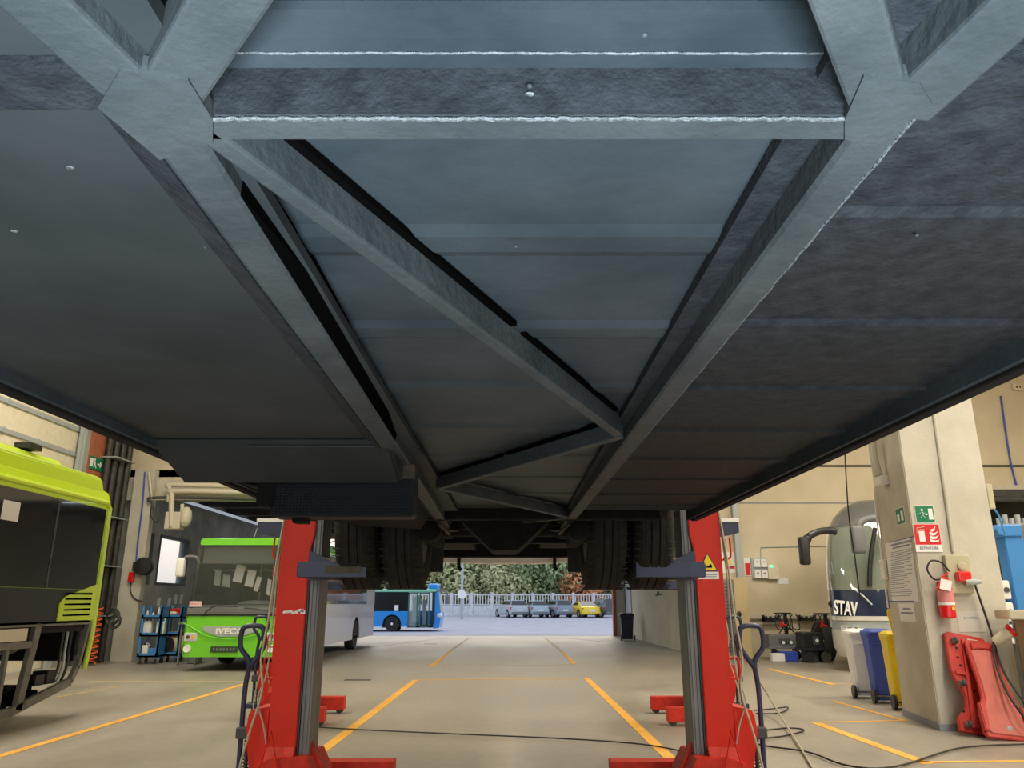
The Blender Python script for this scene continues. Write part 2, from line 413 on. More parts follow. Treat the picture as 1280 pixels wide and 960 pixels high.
# added area light for bluish daylight from an unseen gate behind the camera
area('gate_fill_light', (0, -9.0, 3.0), 13, 160, (.80,.92,1), rot=(PI/2, 0, 0), sy=5.8)
area('underbody_fill_light', (.1, -1.0, .25), 1.2, 620, (.84,.94,1), rot=(PI+.35, 0, 0), sy=.8)  # unseen fill light added below the bus to brighten its near underside
w = bpy.data.worlds.new('world'); S.world = w; w.use_nodes = True
nt = w.node_tree; bg = nt.nodes['Background']
sky = nt.nodes.new('ShaderNodeTexSky'); sky.sky_type = 'NISHITA'; sky.sun_disc = False; sky.sun_elevation = math.radians(35); sky.air_density = 1.5; sky.dust_density = 4
mx = nt.nodes.new('ShaderNodeMix'); mx.data_type = 'RGBA'; mx.inputs['Factor'].default_value = .93
nt.links.new(sky.outputs[0], mx.inputs['A']); mx.inputs['B'].default_value = (.78,.86,1,1)
nt.links.new(mx.outputs['Result'], bg.inputs[0]); bg.inputs[1].default_value = .85
vs_ = S.view_settings; vs_.view_transform = 'Standard'; vs_.look = 'None'; vs_.exposure = .38; vs_.gamma = 1; vs_.use_curve_mapping = False
# ================================================================== the raised bus seen from below
ZB = 1.945            # height of the rails' lower face
XBL, XBR = -1.33, 1.22
bus = thing('raised_bus', 'dark grey bus lifted overhead on red columns, seen from underneath', 'bus', (-.055, 3.2, 1.49))
def B(name, mb, m, label=None, parent=None, **k): return obj(name, mb, m, parent or bus, label, **k)
def U(px, py, z=ZB): return at(px, py, Z=z)
# body shell (sides, roof, ends)
sh = MB()
for s, x in ((-1, XBL), (1, XBR)):
    sh.box(min(x, x-s*.04), max(x, x-s*.04), -2.4, 5.25, ZB-.0, 4.9).box(min(x, x-s*.04), max(x, x-s*.04), 5.25, 6.8, 2.62, 4.9).box(min(x, x-s*.04), max(x, x-s*.04), 6.8, 9.4, ZB+.06, 4.9)
sh.box(XBL, XBR, -2.4, -2.34, ZB, 4.9).box(XBL, XBR, 9.34, 9.4, ZB+.1, 4.9).box(XBL, XBR, -2.4, 9.4, 4.86, 4.95)
B('body_shell', sh, 'under')
# edge lip along both skirts
for x in (XBL, XBR):
    B('skirt_edge', MB().box(x-.022, x+.022, -2.4, 5.2, ZB-.012, ZB+.03, .006), 'chassis')
# centre floor sheet with pressed ribs
ZC = 2.02
cp = MB().box(-.5, .5, .86, 5.4, ZC, ZC+.02)
fc = B('floor_sheet', cp, 'under')
for y in (1.24, 1.70, 2.2, 2.75, 3.3, 3.9, 4.5):
    B('pressed_rib', MB().prism([(y-.07, ZC+.002), (y-.03, ZC-.008), (y+.03, ZC-.008), (y+.07, ZC+.002)], 0, -.5, .5), 'under', parent=fc)
# front cell, stepping up in front of the cross beam
fs = MB().box(-.75, .75, -2.3, .78, ZC+.03, ZC+.05); B('front_floor_sheet', fs, 'under2')
# the outer panels
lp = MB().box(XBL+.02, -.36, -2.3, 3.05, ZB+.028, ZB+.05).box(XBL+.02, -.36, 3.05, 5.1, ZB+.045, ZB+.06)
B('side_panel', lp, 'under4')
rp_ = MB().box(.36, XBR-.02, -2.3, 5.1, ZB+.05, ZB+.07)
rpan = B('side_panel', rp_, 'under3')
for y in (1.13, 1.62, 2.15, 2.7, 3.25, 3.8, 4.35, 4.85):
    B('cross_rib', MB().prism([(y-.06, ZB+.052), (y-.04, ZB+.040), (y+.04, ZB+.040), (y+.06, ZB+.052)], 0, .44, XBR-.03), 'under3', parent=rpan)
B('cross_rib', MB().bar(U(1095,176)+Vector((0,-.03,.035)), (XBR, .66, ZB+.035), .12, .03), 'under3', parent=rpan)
# longitudinal rails
NL, NR = U(188,128), U(1112,150)
EL, ER = Vector((-.50, 5.9, ZB+.03)), Vector((.395, 5.9, ZB+.03))
def rail(p, q, side, name='chassis_rail', w=.062, h=.09, lip=.028):
    p = Vector((p.x, p.y, ZB)); q = Vector((q.x, q.y, ZB)); mb = MB()
    d = (q-p).normalized(); n = Vector((d.y, -d.x, 0))*side      # outwards
    def ring(c): return [c-n*w/2+Vector((0,0,h)), c-n*w/2+Vector((0,0,.006)), c-n*(w/2-.006), c+n*(w/2-.006), c+n*(w/2+lip)+Vector((0,0,.034)), c+n*(w/2+lip)+Vector((0,0,h))]
    mb.loft([ring(p), ring(q)]); r = B(name, mb, 'under2')
    if lip > .05:
        def fl(c): return [c+n*(w/2+.001)+Vector((0,0,-.001)), c+n*(w/2+lip)+Vector((0,0,.032)), c+n*(w/2+lip)+Vector((0,0,.05)), c+n*(w/2+.001)+Vector((0,0,.03))]
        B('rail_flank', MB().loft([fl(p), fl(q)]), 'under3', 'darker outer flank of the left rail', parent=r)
        a = p.lerp(q, .045); b = p.lerp(q, .37)
        def gp(c, t): return [c-n*(w/2)+Vector((0,0,.004)), c-n*(w/2+t)+Vector((0,0,.03)), c-n*(w/2+t)+Vector((0,0,.074)), c-n*(w/2)+Vector((0,0,.074))]
        B('gap_shade_strip', MB().loft([gp(a,.002), gp(a.lerp(b,.2),.020), gp(a.lerp(b,.8),.024), gp(b,.006)]), 'black', parent=r)  # black strip put in for the dark gap along the rail's inner side
    return r
rl_ = rail(Vector((NL.x+.0, NL.y-.02, 0)), EL, -1, w=.066, lip=.062)
rr_ = rail(Vector((NR.x-.0, NR.y-.02, 0)), ER, 1)
# cross beam at the nodes, with its bright lower edge weld
yb0 = U(640,149).y; yb1 = U(640,174).y
cbm = MB().prism([(yb0, ZB), (yb1, ZB), (yb1+.004, ZC), (yb0+.0, ZC+.05), (yb0, ZB+.004)], 0, NL.x+.02, NR.x-.02)
xb = B('cross_beam', cbm, 'under2')
B('beam_web', MB().box(NL.x+.03, NR.x-.03, yb0-.006, yb0+.002, ZB+.006, ZB+.075), 'under3', parent=xb)
ft = MB().box(-.72, .72, yb0-.03, yb0+.01, ZB+.066, ZB+.09).box(-.72, .72, yb0-.075, yb0-.03, ZB+.088, ZB+.10)
B('upper_flange', ft, 'under', parent=xb)
def wob(p, q, n=40, a=.0018, r=.0035, name='weld_or_glint', parent=None):
    p, q = Vector(p), Vector(q)
    pts = [p.lerp(q, i/n)+Vector((random.uniform(-a,a), random.uniform(-a,a), random.uniform(-a,a))) for i in range(n+1)]
    return B(name, MB().tube(pts, r, 6, smooth=False), 'weld', parent=parent)
wob((NL.x+.05, yb0-.001, ZB), (NR.x-.05, yb0-.001, ZB), 130, .0008, .0026, parent=xb)
wob((-.40, yb0-.03, ZB+.067), (.385, yb0-.03, ZB+.067), 60, .0005, .0016, parent=xb)  # pale bead along the flange edge, standing for its highlight
wob((XBL+.05, yb0+.0, ZB+.026), (NL.x-.07, yb0, ZB+.026), 40, .001, .003)
B('outer_beam', MB().box(XBL+.03, NL.x-.03, yb0-.075, yb0, ZB+.012, ZB+.03), 'under3', 'scuffed dark strip beam on the left')
d_ = (EL-NL); nl = Vector((-.097, 0, .030))
wob(Vector((NL.x,NL.y,ZB))+nl, Vector((NL.x,NL.y,ZB)).lerp(Vector((EL.x,EL.y,ZB)), .55)+nl, 60, .0006, .0018)
wob(Vector((NR.x+.029,NR.y,ZB+.002)), Vector((NR.x,NR.y,ZB)).lerp(Vector((ER.x,ER.y,ZB)), .35)+Vector((.027,0,.003)), 60, .0010, .0024)
# splayed braces at the two nodes
def brace(p, q, w, h=.06, name='brace', m='under2', z=0, dark=0, par=None):
    p = Vector((p.x, p.y, ZB+h/2+z)); q = Vector((q.x, q.y, ZB+h/2+z))
    b = B(name, MB().bar(p, q, w, h, bev=.005), m, parent=par)
    if dark:
        d = (q-p).normalized(); n = Vector((d.y, -d.x, 0))*dark
        off = n*(w/2+.007)+Vector((0,0,h/2-.004))
        B('gap_shade_strip', MB().bar(p.lerp(q,.06)+off, p.lerp(q,.50)+off, .016, .012), 'black', parent=b)  # black strips stand in for the dark gap beside the brace
        B('gap_shade_strip', MB().bar(p.lerp(q,.53)+off, p.lerp(q,.95)+off, .014, .010), 'black', parent=b)
    return b
def ext(p, q, k): return p+(q-p)*k
b1 = brace(U(205,135), ext(U(205,135), U(292,-5), 3), .066)
b2 = brace(U(165,118), ext(U(165,118), U(35,0), 3), .072)
b3 = brace(U(1105,150), ext(U(1105,150), U(1055,-5), 3), .062)
b4 = brace(U(1125,150), ext(U(1125,150), U(1262,25), 3), .075)
# node plates
for ring_ in (((150,88),(235,100),(266,150),(266,178),(200,200),(122,135)), ((1080,95),(1150,105),(1165,130),(1100,180),(1056,175),(1056,150))):
    mb = MB(); lo = [U(*q, z=ZB-.003) for q in ring_]
    mb.loft([lo, [Vector((v.x, v.y, ZB+.02)) for v in lo]]); B('node_plate', mb, 'under2')
# dark slots in the top corners, their shade drawn as black strips
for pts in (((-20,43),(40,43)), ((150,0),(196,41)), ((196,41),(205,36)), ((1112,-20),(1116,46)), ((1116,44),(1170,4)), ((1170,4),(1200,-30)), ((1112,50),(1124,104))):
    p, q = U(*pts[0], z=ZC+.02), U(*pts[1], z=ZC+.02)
    B('gap_shade_strip', MB().bar(p, q, .007 if pts[0] != (-20,43) else .012, .012), 'black')
# diagonals
n1, n2, n3, n4 = U(275,182), U(772,545), U(548,612), U(712,648)
dg = brace(n1+(n1-n2)*.045, n2, .034, .070, 'diagonal_brace', dark=1)
B('bracket', MB().bar(U(495,318, ZC-.02), U(520,322, ZC-.02), .03, .02, bev=.004), 'under2', parent=dg)
d2b = brace(U(775,548), n3, .036, .066, 'diagonal_brace', dark=-1)
d3b = brace(n3, n4, .036, .06, 'diagonal_brace', dark=-1)
d4b = brace(n4, U(565,664), .036, .055, 'diagonal_brace')
# black slot beside the left rail
sl = [U(300,247,ZC-.02), U(345,335,ZC-.02), U(410,415,ZC-.02), U(450,470,ZC-.02), U(497,545,ZC-.02)]
for a, b in []: B('gap_shade_strip', MB().bar(a, b, .016, .012), 'black', parent=rl_)
B('gusset', MB().prism([(U(305,250,ZC-.03).x, U(305,250,ZC-.03).y),(U(365,300,ZC-.03).x, U(365,300,ZC-.03).y),(U(495,545,ZC-.03).x,U(495,545,ZC-.03).y)], 2, ZC-.03, ZC-.02), 'under4', parent=rl_)
# small plugs, drips and drain holes
for (px, py) in ((662,108),(645,308),(990,272),(806,44),(1146,294)):
    p = U(px, py, ZB+.03); B('plug', MB().ball(p, .0035, (1,1,.8)), 'under2', smooth=True)
for (px, py) in ((88,210),(18,289),(662,118)):
    p = U(px, py, ZB+.028); B('sealant_spot', MB().ball(p, .006, (1,.8,.25)), 'weld', smooth=True)
# left rear part : shallow tray, ribbed box and bracket
B('tray', MB().prism([(2.70, ZB+.03), (2.74, ZB+.004), (3.05, ZB-.085), (3.12, ZB+.04)], 0, -1.31, -.44, .012), 'under4')
B('tray_edge', MB().tube([(-.95,2.735,ZB+.004), (-.50,2.735,ZB+.004)], .003, 6), 'under2')
GYB = 3.14
x0, x1 = at(339, 620, Y=GYB).x, at(518, 620, Y=GYB).x
zt, zb_ = at(430, 596, Y=GYB).z, at(430, 646, Y=GYB).z
g = B('ribbed_box', MB().box(x0, x1, GYB, GYB+.13, zb_, zt+.03, .014), 'rib', 'blue-black ribbed plastic box')
fin = MB(); z = zb_+.010
while z < zt: fin.box(x0+.012, x1-.012, GYB-.006, GYB+.002, z, z+.006); z += .0125
x = x0+.02
while x < x0+.25: fin.box(x, x+.004, GYB-.0065, GYB+.002, zb_+.012, zt-.002); x += .014
B('grille_rib', fin, 'rib', parent=g)
B('bracket', MB().box(x1-.07, x1-.0, GYB-.03, GYB+.03, zt-.01, zt+.05, .006), 'rust')
B('rear_tray', MB().prism([(-1.30, ZB+.1), (-1.27, ZB-.0), (-.95, ZB-.05), (-.6, ZB-.07), (-.5, ZB+.1)], 1, 3.6, 5.15), 'chassis')
B('jacking_block', MB().box(x0-.06, x0+.02, 3.13, 3.24, zb_+.04, zb_+.16, .01), 'chassis')
B('jacking_block', MB().box(x0+.08, x0+.14, 3.18, 3.25, zb_-.02, zb_+.03, .005), 'chassis')
# suspension / axle region
ax = 6.05; az = 1.99
B('axle_beam', MB().tube([(-1.0,ax,az),(-.55,ax,az-.0),(.45,ax,az),(.9,ax,az)], .09, 14, smooth=False), 'chassis', smooth=True)
B('differential_cover', MB().prism([(-.42, 2.02), (-.14, 1.76), (.04, 1.76), (.32, 2.02)], 1, 5.45, 6.0, .01), 'chassis')
for s in (-1, 1):
    xs = -.055+s*.55
    B('suspension_arm', MB().prism([(5.2, 2.06), (5.75, 1.84), (6.4, 1.84), (6.6, 2.02), (5.9, 2.12)], 0, xs-.05, xs+.05, .01), 'chassis')
    B('brake_chamber', MB().lathe([(.03,0),(.075,.02),(.085,.08),(.085,.1),(.075,.16),(.03,.18)], (xs-s*.03, 5.42, 1.90), 1, 16), 'chassis', smooth=True)
    B('air_spring', MB().lathe([(.09,0),(.12,.03),(.12,.16),(.1,.2)], (xs-s*.02, 6.55, 1.93), 2, 16), 'chassis', smooth=True)
    B('leaf_seat', MB().box(xs-.16, xs+.16, 5.6, 5.78, 1.97, 2.1, .01), 'chassis')
    B('mudguard', MB().box(-.055+s*.62-.015, -.055+s*.62+.015, 5.3, 5.34, 1.62, 2.1), 'tire2') if False else None
    B('pipe', MB().tube([(xs-s*.1,5.3,1.93),(xs-s*.16,5.5,1.88),(xs-s*.12,5.75,1.92),(xs-s*.2,6,1.95)], .012), 'cable')
B('cross_member', MB().box(-1.1, 1.0, 5.2, 5.3, ZB+.0, ZB+.12, .01), 'chassis')
B('cross_member', MB().box(-1.1, 1.0, 7.3, 7.4, ZB+.0, ZB+.12, .01), 'chassis')
B('cross_member', MB().bar((-.45,5.32,ZB+.05),(.38,5.9,ZB+.05),.04,.05).bar((.38,5.32,ZB+.05),(-.45,5.9,ZB+.05),.04,.05), 'chassis')
B('rear_floor', MB().box(XBL+.04, XBR-.04, 5.1, 9.3, ZB+.18, ZB+.22), 'chassis')
B('oil_pan', MB().lathe([(.0,-.035),(.2,-.03),(.26,0),(.26,.03)], (-.93, 5.36, 2.02), 2, 20, mtx=None), 'rust')
zr = at(640, 703, Y=9.3).z
B('rear_bumper', MB().prism([(XBL+.35,zr+.03),(-.8,zr+.0),(-.4,zr-.015),(.3,zr-.015),(.7,zr+.0),(XBR-.35,zr+.03),(XBR-.3,zr+.07),(XBL+.3,zr+.07)], 1, 9.25, 9.42, .01), 'white', 'pale lower edge of the rear bumper')
B('rear_crossmember', MB().box(XBL+.25, XBR-.25, 9.1, 9.3, zr+.05, zr+.5, .01), 'chassis')
for s in (-.62, .5): B('hanging_hook', MB().tube([(s, 9.2, zr+.05),(s,9.2,zr-.06),(s+.03,9.2,zr-.09)], .02), 'chassis')
B('underbody_box', MB().box(-1.0,-.4,7.5,8.8,1.98,2.12,.02), 'chassis'); B('underbody_box', MB().box(.3,.9,7.5,8.8,2.0,2.12,.02), 'chassis')
# twin rear tyres
R = .485
def tyre_mb(w=.285):
    h = w/2
    prof = [(.29,-h+.02),(.33,-h+.004),(.42,-h-.002),(.462,-h+.02),(.478,-h+.04),(R,-h+.07)]
    g = [-.085,-.03,.03,.085]; out = []
    for gx in g: out += [(R,gx-.006),(R-.014,gx-.004),(R-.014,gx+.004),(R,gx+.006)]
    return prof+out+[(r,-z) for r, z in prof[::-1]]
def tyre(xc, name='tyre'):
    sip = MB().lathe(tyre_mb(), (xc, ax, az), 0, 56, caps=False); nf = len(sip.bm.faces)
    for k in range(56):
        a = 2*PI*k/56
        for gx in (-.122, .122):
            c = Vector((xc+gx, ax+math.sin(a)*(R-.004), az+math.cos(a)*(R-.004)))
            m = Matrix.Translation(c) @ Matrix.Rotation(-a, 4, 'X')
            sip.box(-.026, .026, -.0022, .0022, -.004, .0045, mtx=m)
    t = B(name, sip, 'tire', smooth=True); two_tone(t, nf, 'tire2')
    B('rim', MB().lathe([(.29,-.12),(.27,-.1),(.1,-.04),(.1,.04),(.27,.1),(.29,.12)], (xc, ax, az), 0, 32), 'dgrey', parent=t, smooth=True)
for xc in (-1.14, -.80, .69, 1.03): tyre(xc)
for s in (-1, 1): B('wheel_hub', MB().lathe([(.12,-.26),(.12,.26)], (-.055+s*.915, ax, az), 0, 16), 'chassis')
# dark arch panels behind wheels
for s in (-1, 1):
    xi = -.055+s*.55
    B('wheel_arch', MB().box(min(xi, xi+s*.7), max(xi, xi+s*.7), 6.75, 6.8, 1.98, 2.62), 'chassis')
    xm = -.055+s*.66-.0
    B('splash_flap', MB().box(xm-s*.0-.13, xm+.13, 6.7, 6.73, 1.66, 2.1, .01), 'tire2') 
# ================================================================== mobile column lifts
def lift(name, label, fork_z=1.60, sticker=False, scuff=False):
    """local frame: origin on the floor, mast front inner edge at x=0, outwards = +x, camera at -y"""
    t = thing(name, label, 'vehicle lift', group=None)
    P = lambda n, mb, m, lab=None, par=None, **k: obj(n, mb, m, par or t, lab, local=True, **k)
    ms = MB().prism([(.09,.1),(.30,.1),(.30,2.5),(.06,2.5),(.055,1.93),(.085,1.80),(.09,1.7)], 1, 0, .34, .006)
    mast = P('mast', ms, 'red')
    P('guide_rail', MB().box(.0,.075,.03,.31,.12,2.45,.004).box(.018,.03,.022,.03,.12,2.4).box(.05,.06,.022,.03,.12,2.4), 'steel', 'grey steel guide rail')
    P('rail_slot', MB().box(.076,.09,.02,.33,.12,2.45), 'pipe_b')
    # base with legs
    P('base', MB().prism([(-.14,.12),(.34,.12),(.34,.30),(.22,.34),(.09,.34),(.06,.34),(-.02,.34)], 1, -.12, .42, .006), 'red_d')
    P('gusset', MB().prism([(-.16,.12),(.0,.12),(.0,.42)], 1, .10, .15), 'red_d')
    P('sloped_cover', MB().prism([(-.16,.12),(-.02,.40),(.0,.40),(.0,.12)], 0, .09, .30, .004), 'red_d')
    for y in (-.62, .50):
        lg = P('leg', MB().box(-.56, .12, y, y+.15, .045, .21, .006), 'red_d')
        P('caster', MB().lathe([(.03,-.05),(.045,-.045),(.045,.045),(.03,.05)], (-.50, y+.075, .045), 1, 16), 'rust', par=lg, smooth=True)
    P('side_frame', MB().box(.08,.2,-.6,.64,.06,.19,.005), 'red_d')
    # pump housing outwards
    P('pump_housing', MB().prism([(.30,.10),(.40,.10),(.475,.50),(.46,.63),(.30,.66)], 1, .02, .40, .01), 'red')
    P('cover_plate', MB().prism([(.31,.659),(.45,.632),(.45,.64),(.31,.668)], 1, .03, .39), 'red_d')
    # hand rail rod at the base
    P('rod', MB().tube([(.33,-.2,.12),(.24,-.12,.52),(.12,-.2,.12)], .009, smooth=False), 'red')
    # hooks near the top
    for y in (0.0, .14): P('cable_hook', MB().tube([(.31,y,1.74),(.35,y,1.74),(.37,y,1.77),(.37,y,1.9)], .008), 'red')
    hk = MB().tube([(.31,.05,1.0),(.38,.05,1.0),(.38,.05,.86)], .008).tube([(.31,.05,.86),(.38,.05,.86)], .008)
    P('cable_hook', hk, 'red')
    # carriage and fork
    fk = MB().prism([(-.03,fork_z),(-.11,fork_z+.0),(-.11,fork_z+.13),(-.03,fork_z+.17),(.085,fork_z+.22),(.085,fork_z)], 1, -.03, .40, .004)
    f_ = P('fork_carriage', fk, 'blue_d')
    for y in (-.42, .46):
        P('fork_arm', MB().box(-.44, .06, y, y+.07, fork_z+.005, fork_z+.115, .004), 'blue_d', par=f_)
    P('cross_arm', MB().box(-.06,.07,-.40,.50,fork_z+.01,fork_z+.10,.004), 'blue_d', par=f_)
    # head / control box
    P('control_box', MB().prism([(.27,2.25),(.66,2.33),(.66,2.47),(.27,2.47)], 1, .06, .34, .006), 'blue_d')
    P('box_lid', MB().box(.27,.67,.05,.35,2.47,2.52,.004), 'white')
    # tow handle with loop, spring and wheel
    hx = .53
    h = P('tow_handle', MB().tube([(hx,.12,.16),(hx+.0,.10,.75),(hx-.02,.08,.97),(hx+.05,.07,1.08),(hx+.05,.06,1.19),(hx+.02,.06,1.235),(hx-.09,.06,1.235),(hx-.12,.06,1.19),(hx-.12,.07,1.08),(hx-.02,.08,.93)], .019, 10), 'blue_d', smooth='full')
    sp = [(hx-.055+.022*math.cos(k*.9), .10+.022*math.sin(k*.9), .18+k*.0035) for k in range(80)]
    P('spring', MB().tube(sp, .0045, 6, smooth=False), 'black_p')
    P('pump_cylinder', MB().cyl((hx-.055,.10,.14), .014, .36, 2, 12).box(hx-.09,hx+.03,.06,.16,.44,.52,.01), 'dgrey')
    P('tow_base', MB().box(hx-.14,hx+.07,.02,.2,.12,.18,.008), 'blue_d')
    w = P('tow_wheel', MB().lathe([(.05,-.03),(.085,-.028),(.09,0),(.085,.028),(.05,.03)], (hx-.04,.11,.09), 0, 20), 'black_p', smooth=True)
    # cable hanging from the head
    P('cable', MB().tube([(.27,.06,2.42),(.30,.0,2.1),(.335,-.02,1.7),(.36,-.02,1.3),(.39,-.02,1.0),(.36,-.03,.78),(.42,-.05,.5),(.47,-.05,.25),(.45,-.05,.03)], .0085, 8), 'cableb')
    P('cable', MB().tube([(.31,.0,1.95),(.325,-.01,1.6),(.33,-.01,1.2),(.34,-.02,.9),(.39,-.02,.72),(.33,-.03,.55),(.30,-.02,.42)], .006, 8), 'cableb')
    return t, P
RX, RY = 1.335, 6.12
l1, P1 = lift('vehicle_lift', 'red column lift with yellow warning triangle, its blue fork under the right rear tyres', fork_z=1.58)
l1.location = (RX, RY, 0)
st = MB().box(.105,.265,-.004,0,1.585,1.64); P1('sticker_base', st, 'signw')
tz = MB().prism([(.108,1.645),(.262,1.645),(.185,1.785)], 1, -.004, 0); P1('warning_triangle', tz, 'dgrey')
P1('triangle_face', MB().prism([(.120,1.652),(.250,1.652),(.185,1.770)], 1, -.006, -.003), 'byellow')
P1('warning_symbol', MB().tube([(.16+.012*math.cos(a),-.007,1.678+.012*math.sin(a)) for a in [k*.7 for k in range(10)]], .003, 6, smooth=False).box(.175,.215,-.009,-.005,1.67,1.683).ball((.205,-.006,1.688), .010), 'black')
P1('label_line', MB().box(.118,.252,-.006,-.004,1.615,1.622).box(.118,.245,-.006,-.004,1.60,1.606), 'ink')
l2 = dup(l1, (-1.49, RY, 0), 0, 'red column lift with worn white scuff band, dark fork under the left tyres')
# mirrored for the left side
def mirror(o):
    for ch in list(o.children):
        ch.data = ch.data.copy(); ch.data.transform(Matrix.Diagonal((-1,1,1,1))); ch.data.flip_normals()
        mirror(ch)
mirror(l2)
for ch in list(l2.children):
    if ch.name.split('.')[0] in ('sticker_base','warning_triangle','triangle_face','warning_symbol','label_line'): bpy.data.objects.remove(ch)
scf = MB()
random.seed(3)
for k in range(7):
    z = 1.335+random.uniform(-.008,.01); a = -.26+k*.022; scf.prism([(a,z),(a+.028,z+random.uniform(-.004,.004)),(a+.026,z+.02),(a+.002,z+.016)], 1, -.002, .0)
scf.box(-.125,-.09,-.002,0,1.33,1.352)
obj('scuff_band', scf, 'signw', l2, local=True)
obj('fork_recess', MB().box(.14,.40,-.424,-.418,1.615,1.665), 'rust', l2, local=True)
l3 = dup(l1, (2.42, 10.5, 0), 0, 'red column lift standing farther back behind the right-hand front column')
l4 = dup(l2, (-2.80, 10.5, 0), 0, 'red column lift standing farther back behind the left-hand front column')
for r in (l3, l4):
    for ch in list(r.children):
        if ch.name.split('.')[0] in ('sticker_base','warning_triangle','triangle_face','warning_symbol','label_line','scuff_band'): bpy.data.objects.remove(ch)
for r in (l1, l2):
    for ch in list(r.children):
        if ch.name.split('.')[0] in (): pass
# cables on the floor
def cable(pts, r, label, m='cable', name='floor_cable'):
    P_ = [at(a, b, Z=.02) if not isinstance(c, float) else at(a, b, Z=c) for a, b, c in [(q+(0,))[:3] for q in pts]]
    return tag(obj(name, MB().tube([Vector((p.x,p.y,max(p.z,.012))) for p in P_], r, 6), m, smooth='full'), label, 'cable')
cable([(398,909),(450,912),(560,917),(700,923),(800,930),(858,940)], .008, 'thin dark cable running across the floor between the two front red columns')
cable([(922,800,.9),(945,845,.5),(962,872,.22),(982,905,.06),(1005,942),(1030,985)], .011, 'beige cable slanting down from the right column lift across the floor', 'cableb')
cable([(942,888),(965,886),(985,884),(975,891),(945,892)], .009, 'dark cable loop lying beside the tow handle of the right front lift, upper loop')
cable([(940,915),(985,910),(1005,913),(980,920),(940,925),(955,932),(1010,940),(1060,957),(1120,958),(1200,935),(1285,930)], .009, 'dark cable meandering over the floor from the right front lift towards the leaning creepers')
# ================================================================== lime bus on the left (engine bay open)
LX = -5.8; LE = 11.15
lb_ = thing('lime_bus', 'lime green bus at left with dark windows and open empty engine bay', 'bus', (LX-1.2, 5.5, 0))
def L(n, mb, m, lab=None, par=None, **k): return obj(n, mb, m, par or lb_, lab, **k)
zroof = at(130, 606, X=LX).z; zg = at(132, 640, X=LX).z
zw = at(60, 779, X=LX).z; 
gt = 2.72
# body skin as a cross-section extruded along Y, opened at the lower rear side
sec = [(LX-2.5,1.15),(LX,1.15),(LX,gt+.1),(LX-.05,gt+.22),(LX-.2,gt+.30),(LX-2.3,gt+.30),(LX-2.45,gt+.22),(LX-2.5,gt+.1)]
L('body', MB().prism(sec, 1, -1.2, LE, .01), 'lime')
L('roof_pod', MB().prism([(LX-.04,gt+.16),(LX-.10,gt+.40),(LX-.2,gt+.46),(LX-2.2,gt+.46),(LX-2.3,gt+.2)], 1, -1.0, LE-.12, .02), 'lime')
L('roof_pod', MB().prism([(LX-.45,gt+.4),(LX-.55,gt+.60),(LX-.65,gt+.64),(LX-2.0,gt+.64),(LX-2.1,gt+.4)], 1, -.8, LE-.45, .02), 'lime2')
L('gutter_rail', MB().tube([(LX+.01,-1.2,gt+.07),(LX+.01,LE-.12,gt+.07),(LX+.01,LE-.03,gt+.0),(LX+.01,LE-.02,1.0),(LX-.03,LE-.02,.55)], .035, 8, smooth=False), 'lime2')
L('vent_cover', MB().box(LX-.7,LX-.5,LE-1.3,LE-1.0,gt+.64,gt+.72,.01), 'black_p')
gw = MB()
yw = [-1.1, 1.9, 5.0, at(63, 700, X=LX).y-.03, LE-.10]
for a, b in zip(yw, yw[1:]):
    gw_ = MB().box(LX-.01, LX+.008, a+.02, b-.0, zw+.42, gt-.02, .004)
    L('side_window', gw_, 'glass_d')
L('lower_panel', MB().box(LX-.01, LX+.005, -1.1, LE-.08, zw+.02, zw+.415), 'black_p')
L('window_divider', MB().box(LX, LX+.014, yw[3]-.005, yw[3]+.03, zw+.42, gt-.05), 'dgrey')
for (px0, px1) in ((27,42),(68,78),(100,112)): 
    y0, y1 = at(px0,650,X=LX).y, at(px1,650,X=LX).y
py0, py1 = at(1,640,X=LX).y, at(23,640,X=LX).y
L('window_paper', MB().box(LX+.008, LX+.011, py0, py1, at(12,651,X=LX).z, at(12,626,X=LX).z), 'paper', 'pale paper sheet stuck in the window').data.materials[0] = M['signw']
# louvre
ya, yb2, yc = at(70,775,X=LX).y, at(113,775,X=LX).y, LE-.06
lv = MB().prism([(ya,zw+.02),(yc,zw+.02),(yc,zw+.50),(ya+.12,zw+.33),(ya,zw+.24)], 0, LX, LX+.02, .004)
lo = L('louvre_panel', lv, 'lime2')
sl_ = MB(); z = zw+.08
for k in range(5):
    sl_.prism([(ya+.10,z),(yc-.13,z),(yc-.13,z+.028),(ya+.10,z+.018)], 0, LX+.018, LX+.024); z += .068
L('louvre_slot', sl_, 'black', par=lo)
# lower frame round the open engine bay
zt_ = zw; fb = MB()
yk = at(45, 800, X=LX).y
fb.box(LX-.06, LX, -1.2, LE-.1, zt_-.035, zt_+.02)
fb.bar((LX-.03,-1.2,.17),(LX-.03,9.6,.19),.06,.10).bar((LX-.03,9.6,.19),(LX-.03,LE-.35,.42),.06,.10).bar((LX-.03,LE-.35,.42),(LX-.03,LE-.22,.60),.06,.08).bar((LX-.03,LE-.22,.58),(LX-.03,LE-.08,zt_),.06,.05)
fb.bar((LX-.03,yk-.12,.2),(LX-.03,yk+.03,zt_),.06,.12,up=(0,1,0)).bar((LX-.03,yk-.5,.2),(LX-.03,yk-.5,zt_-.2),.05,.05,up=(0,1,0))
fb.box(LX-.06,LX,-1.2,yk-.02,zt_-.28,zt_-.20)
fb.box(LX-2.5,LX-2.44,-1.2,LE-.1,.3,.38).box(LX-2.5,LX-2.44,-1.2,LE-.1,1.0,1.15)
L('bay_frame', fb, 'dgrey').data.materials[0] = mat('bay_frame_grey', (.17,.165,.15), .6, noise=.2)
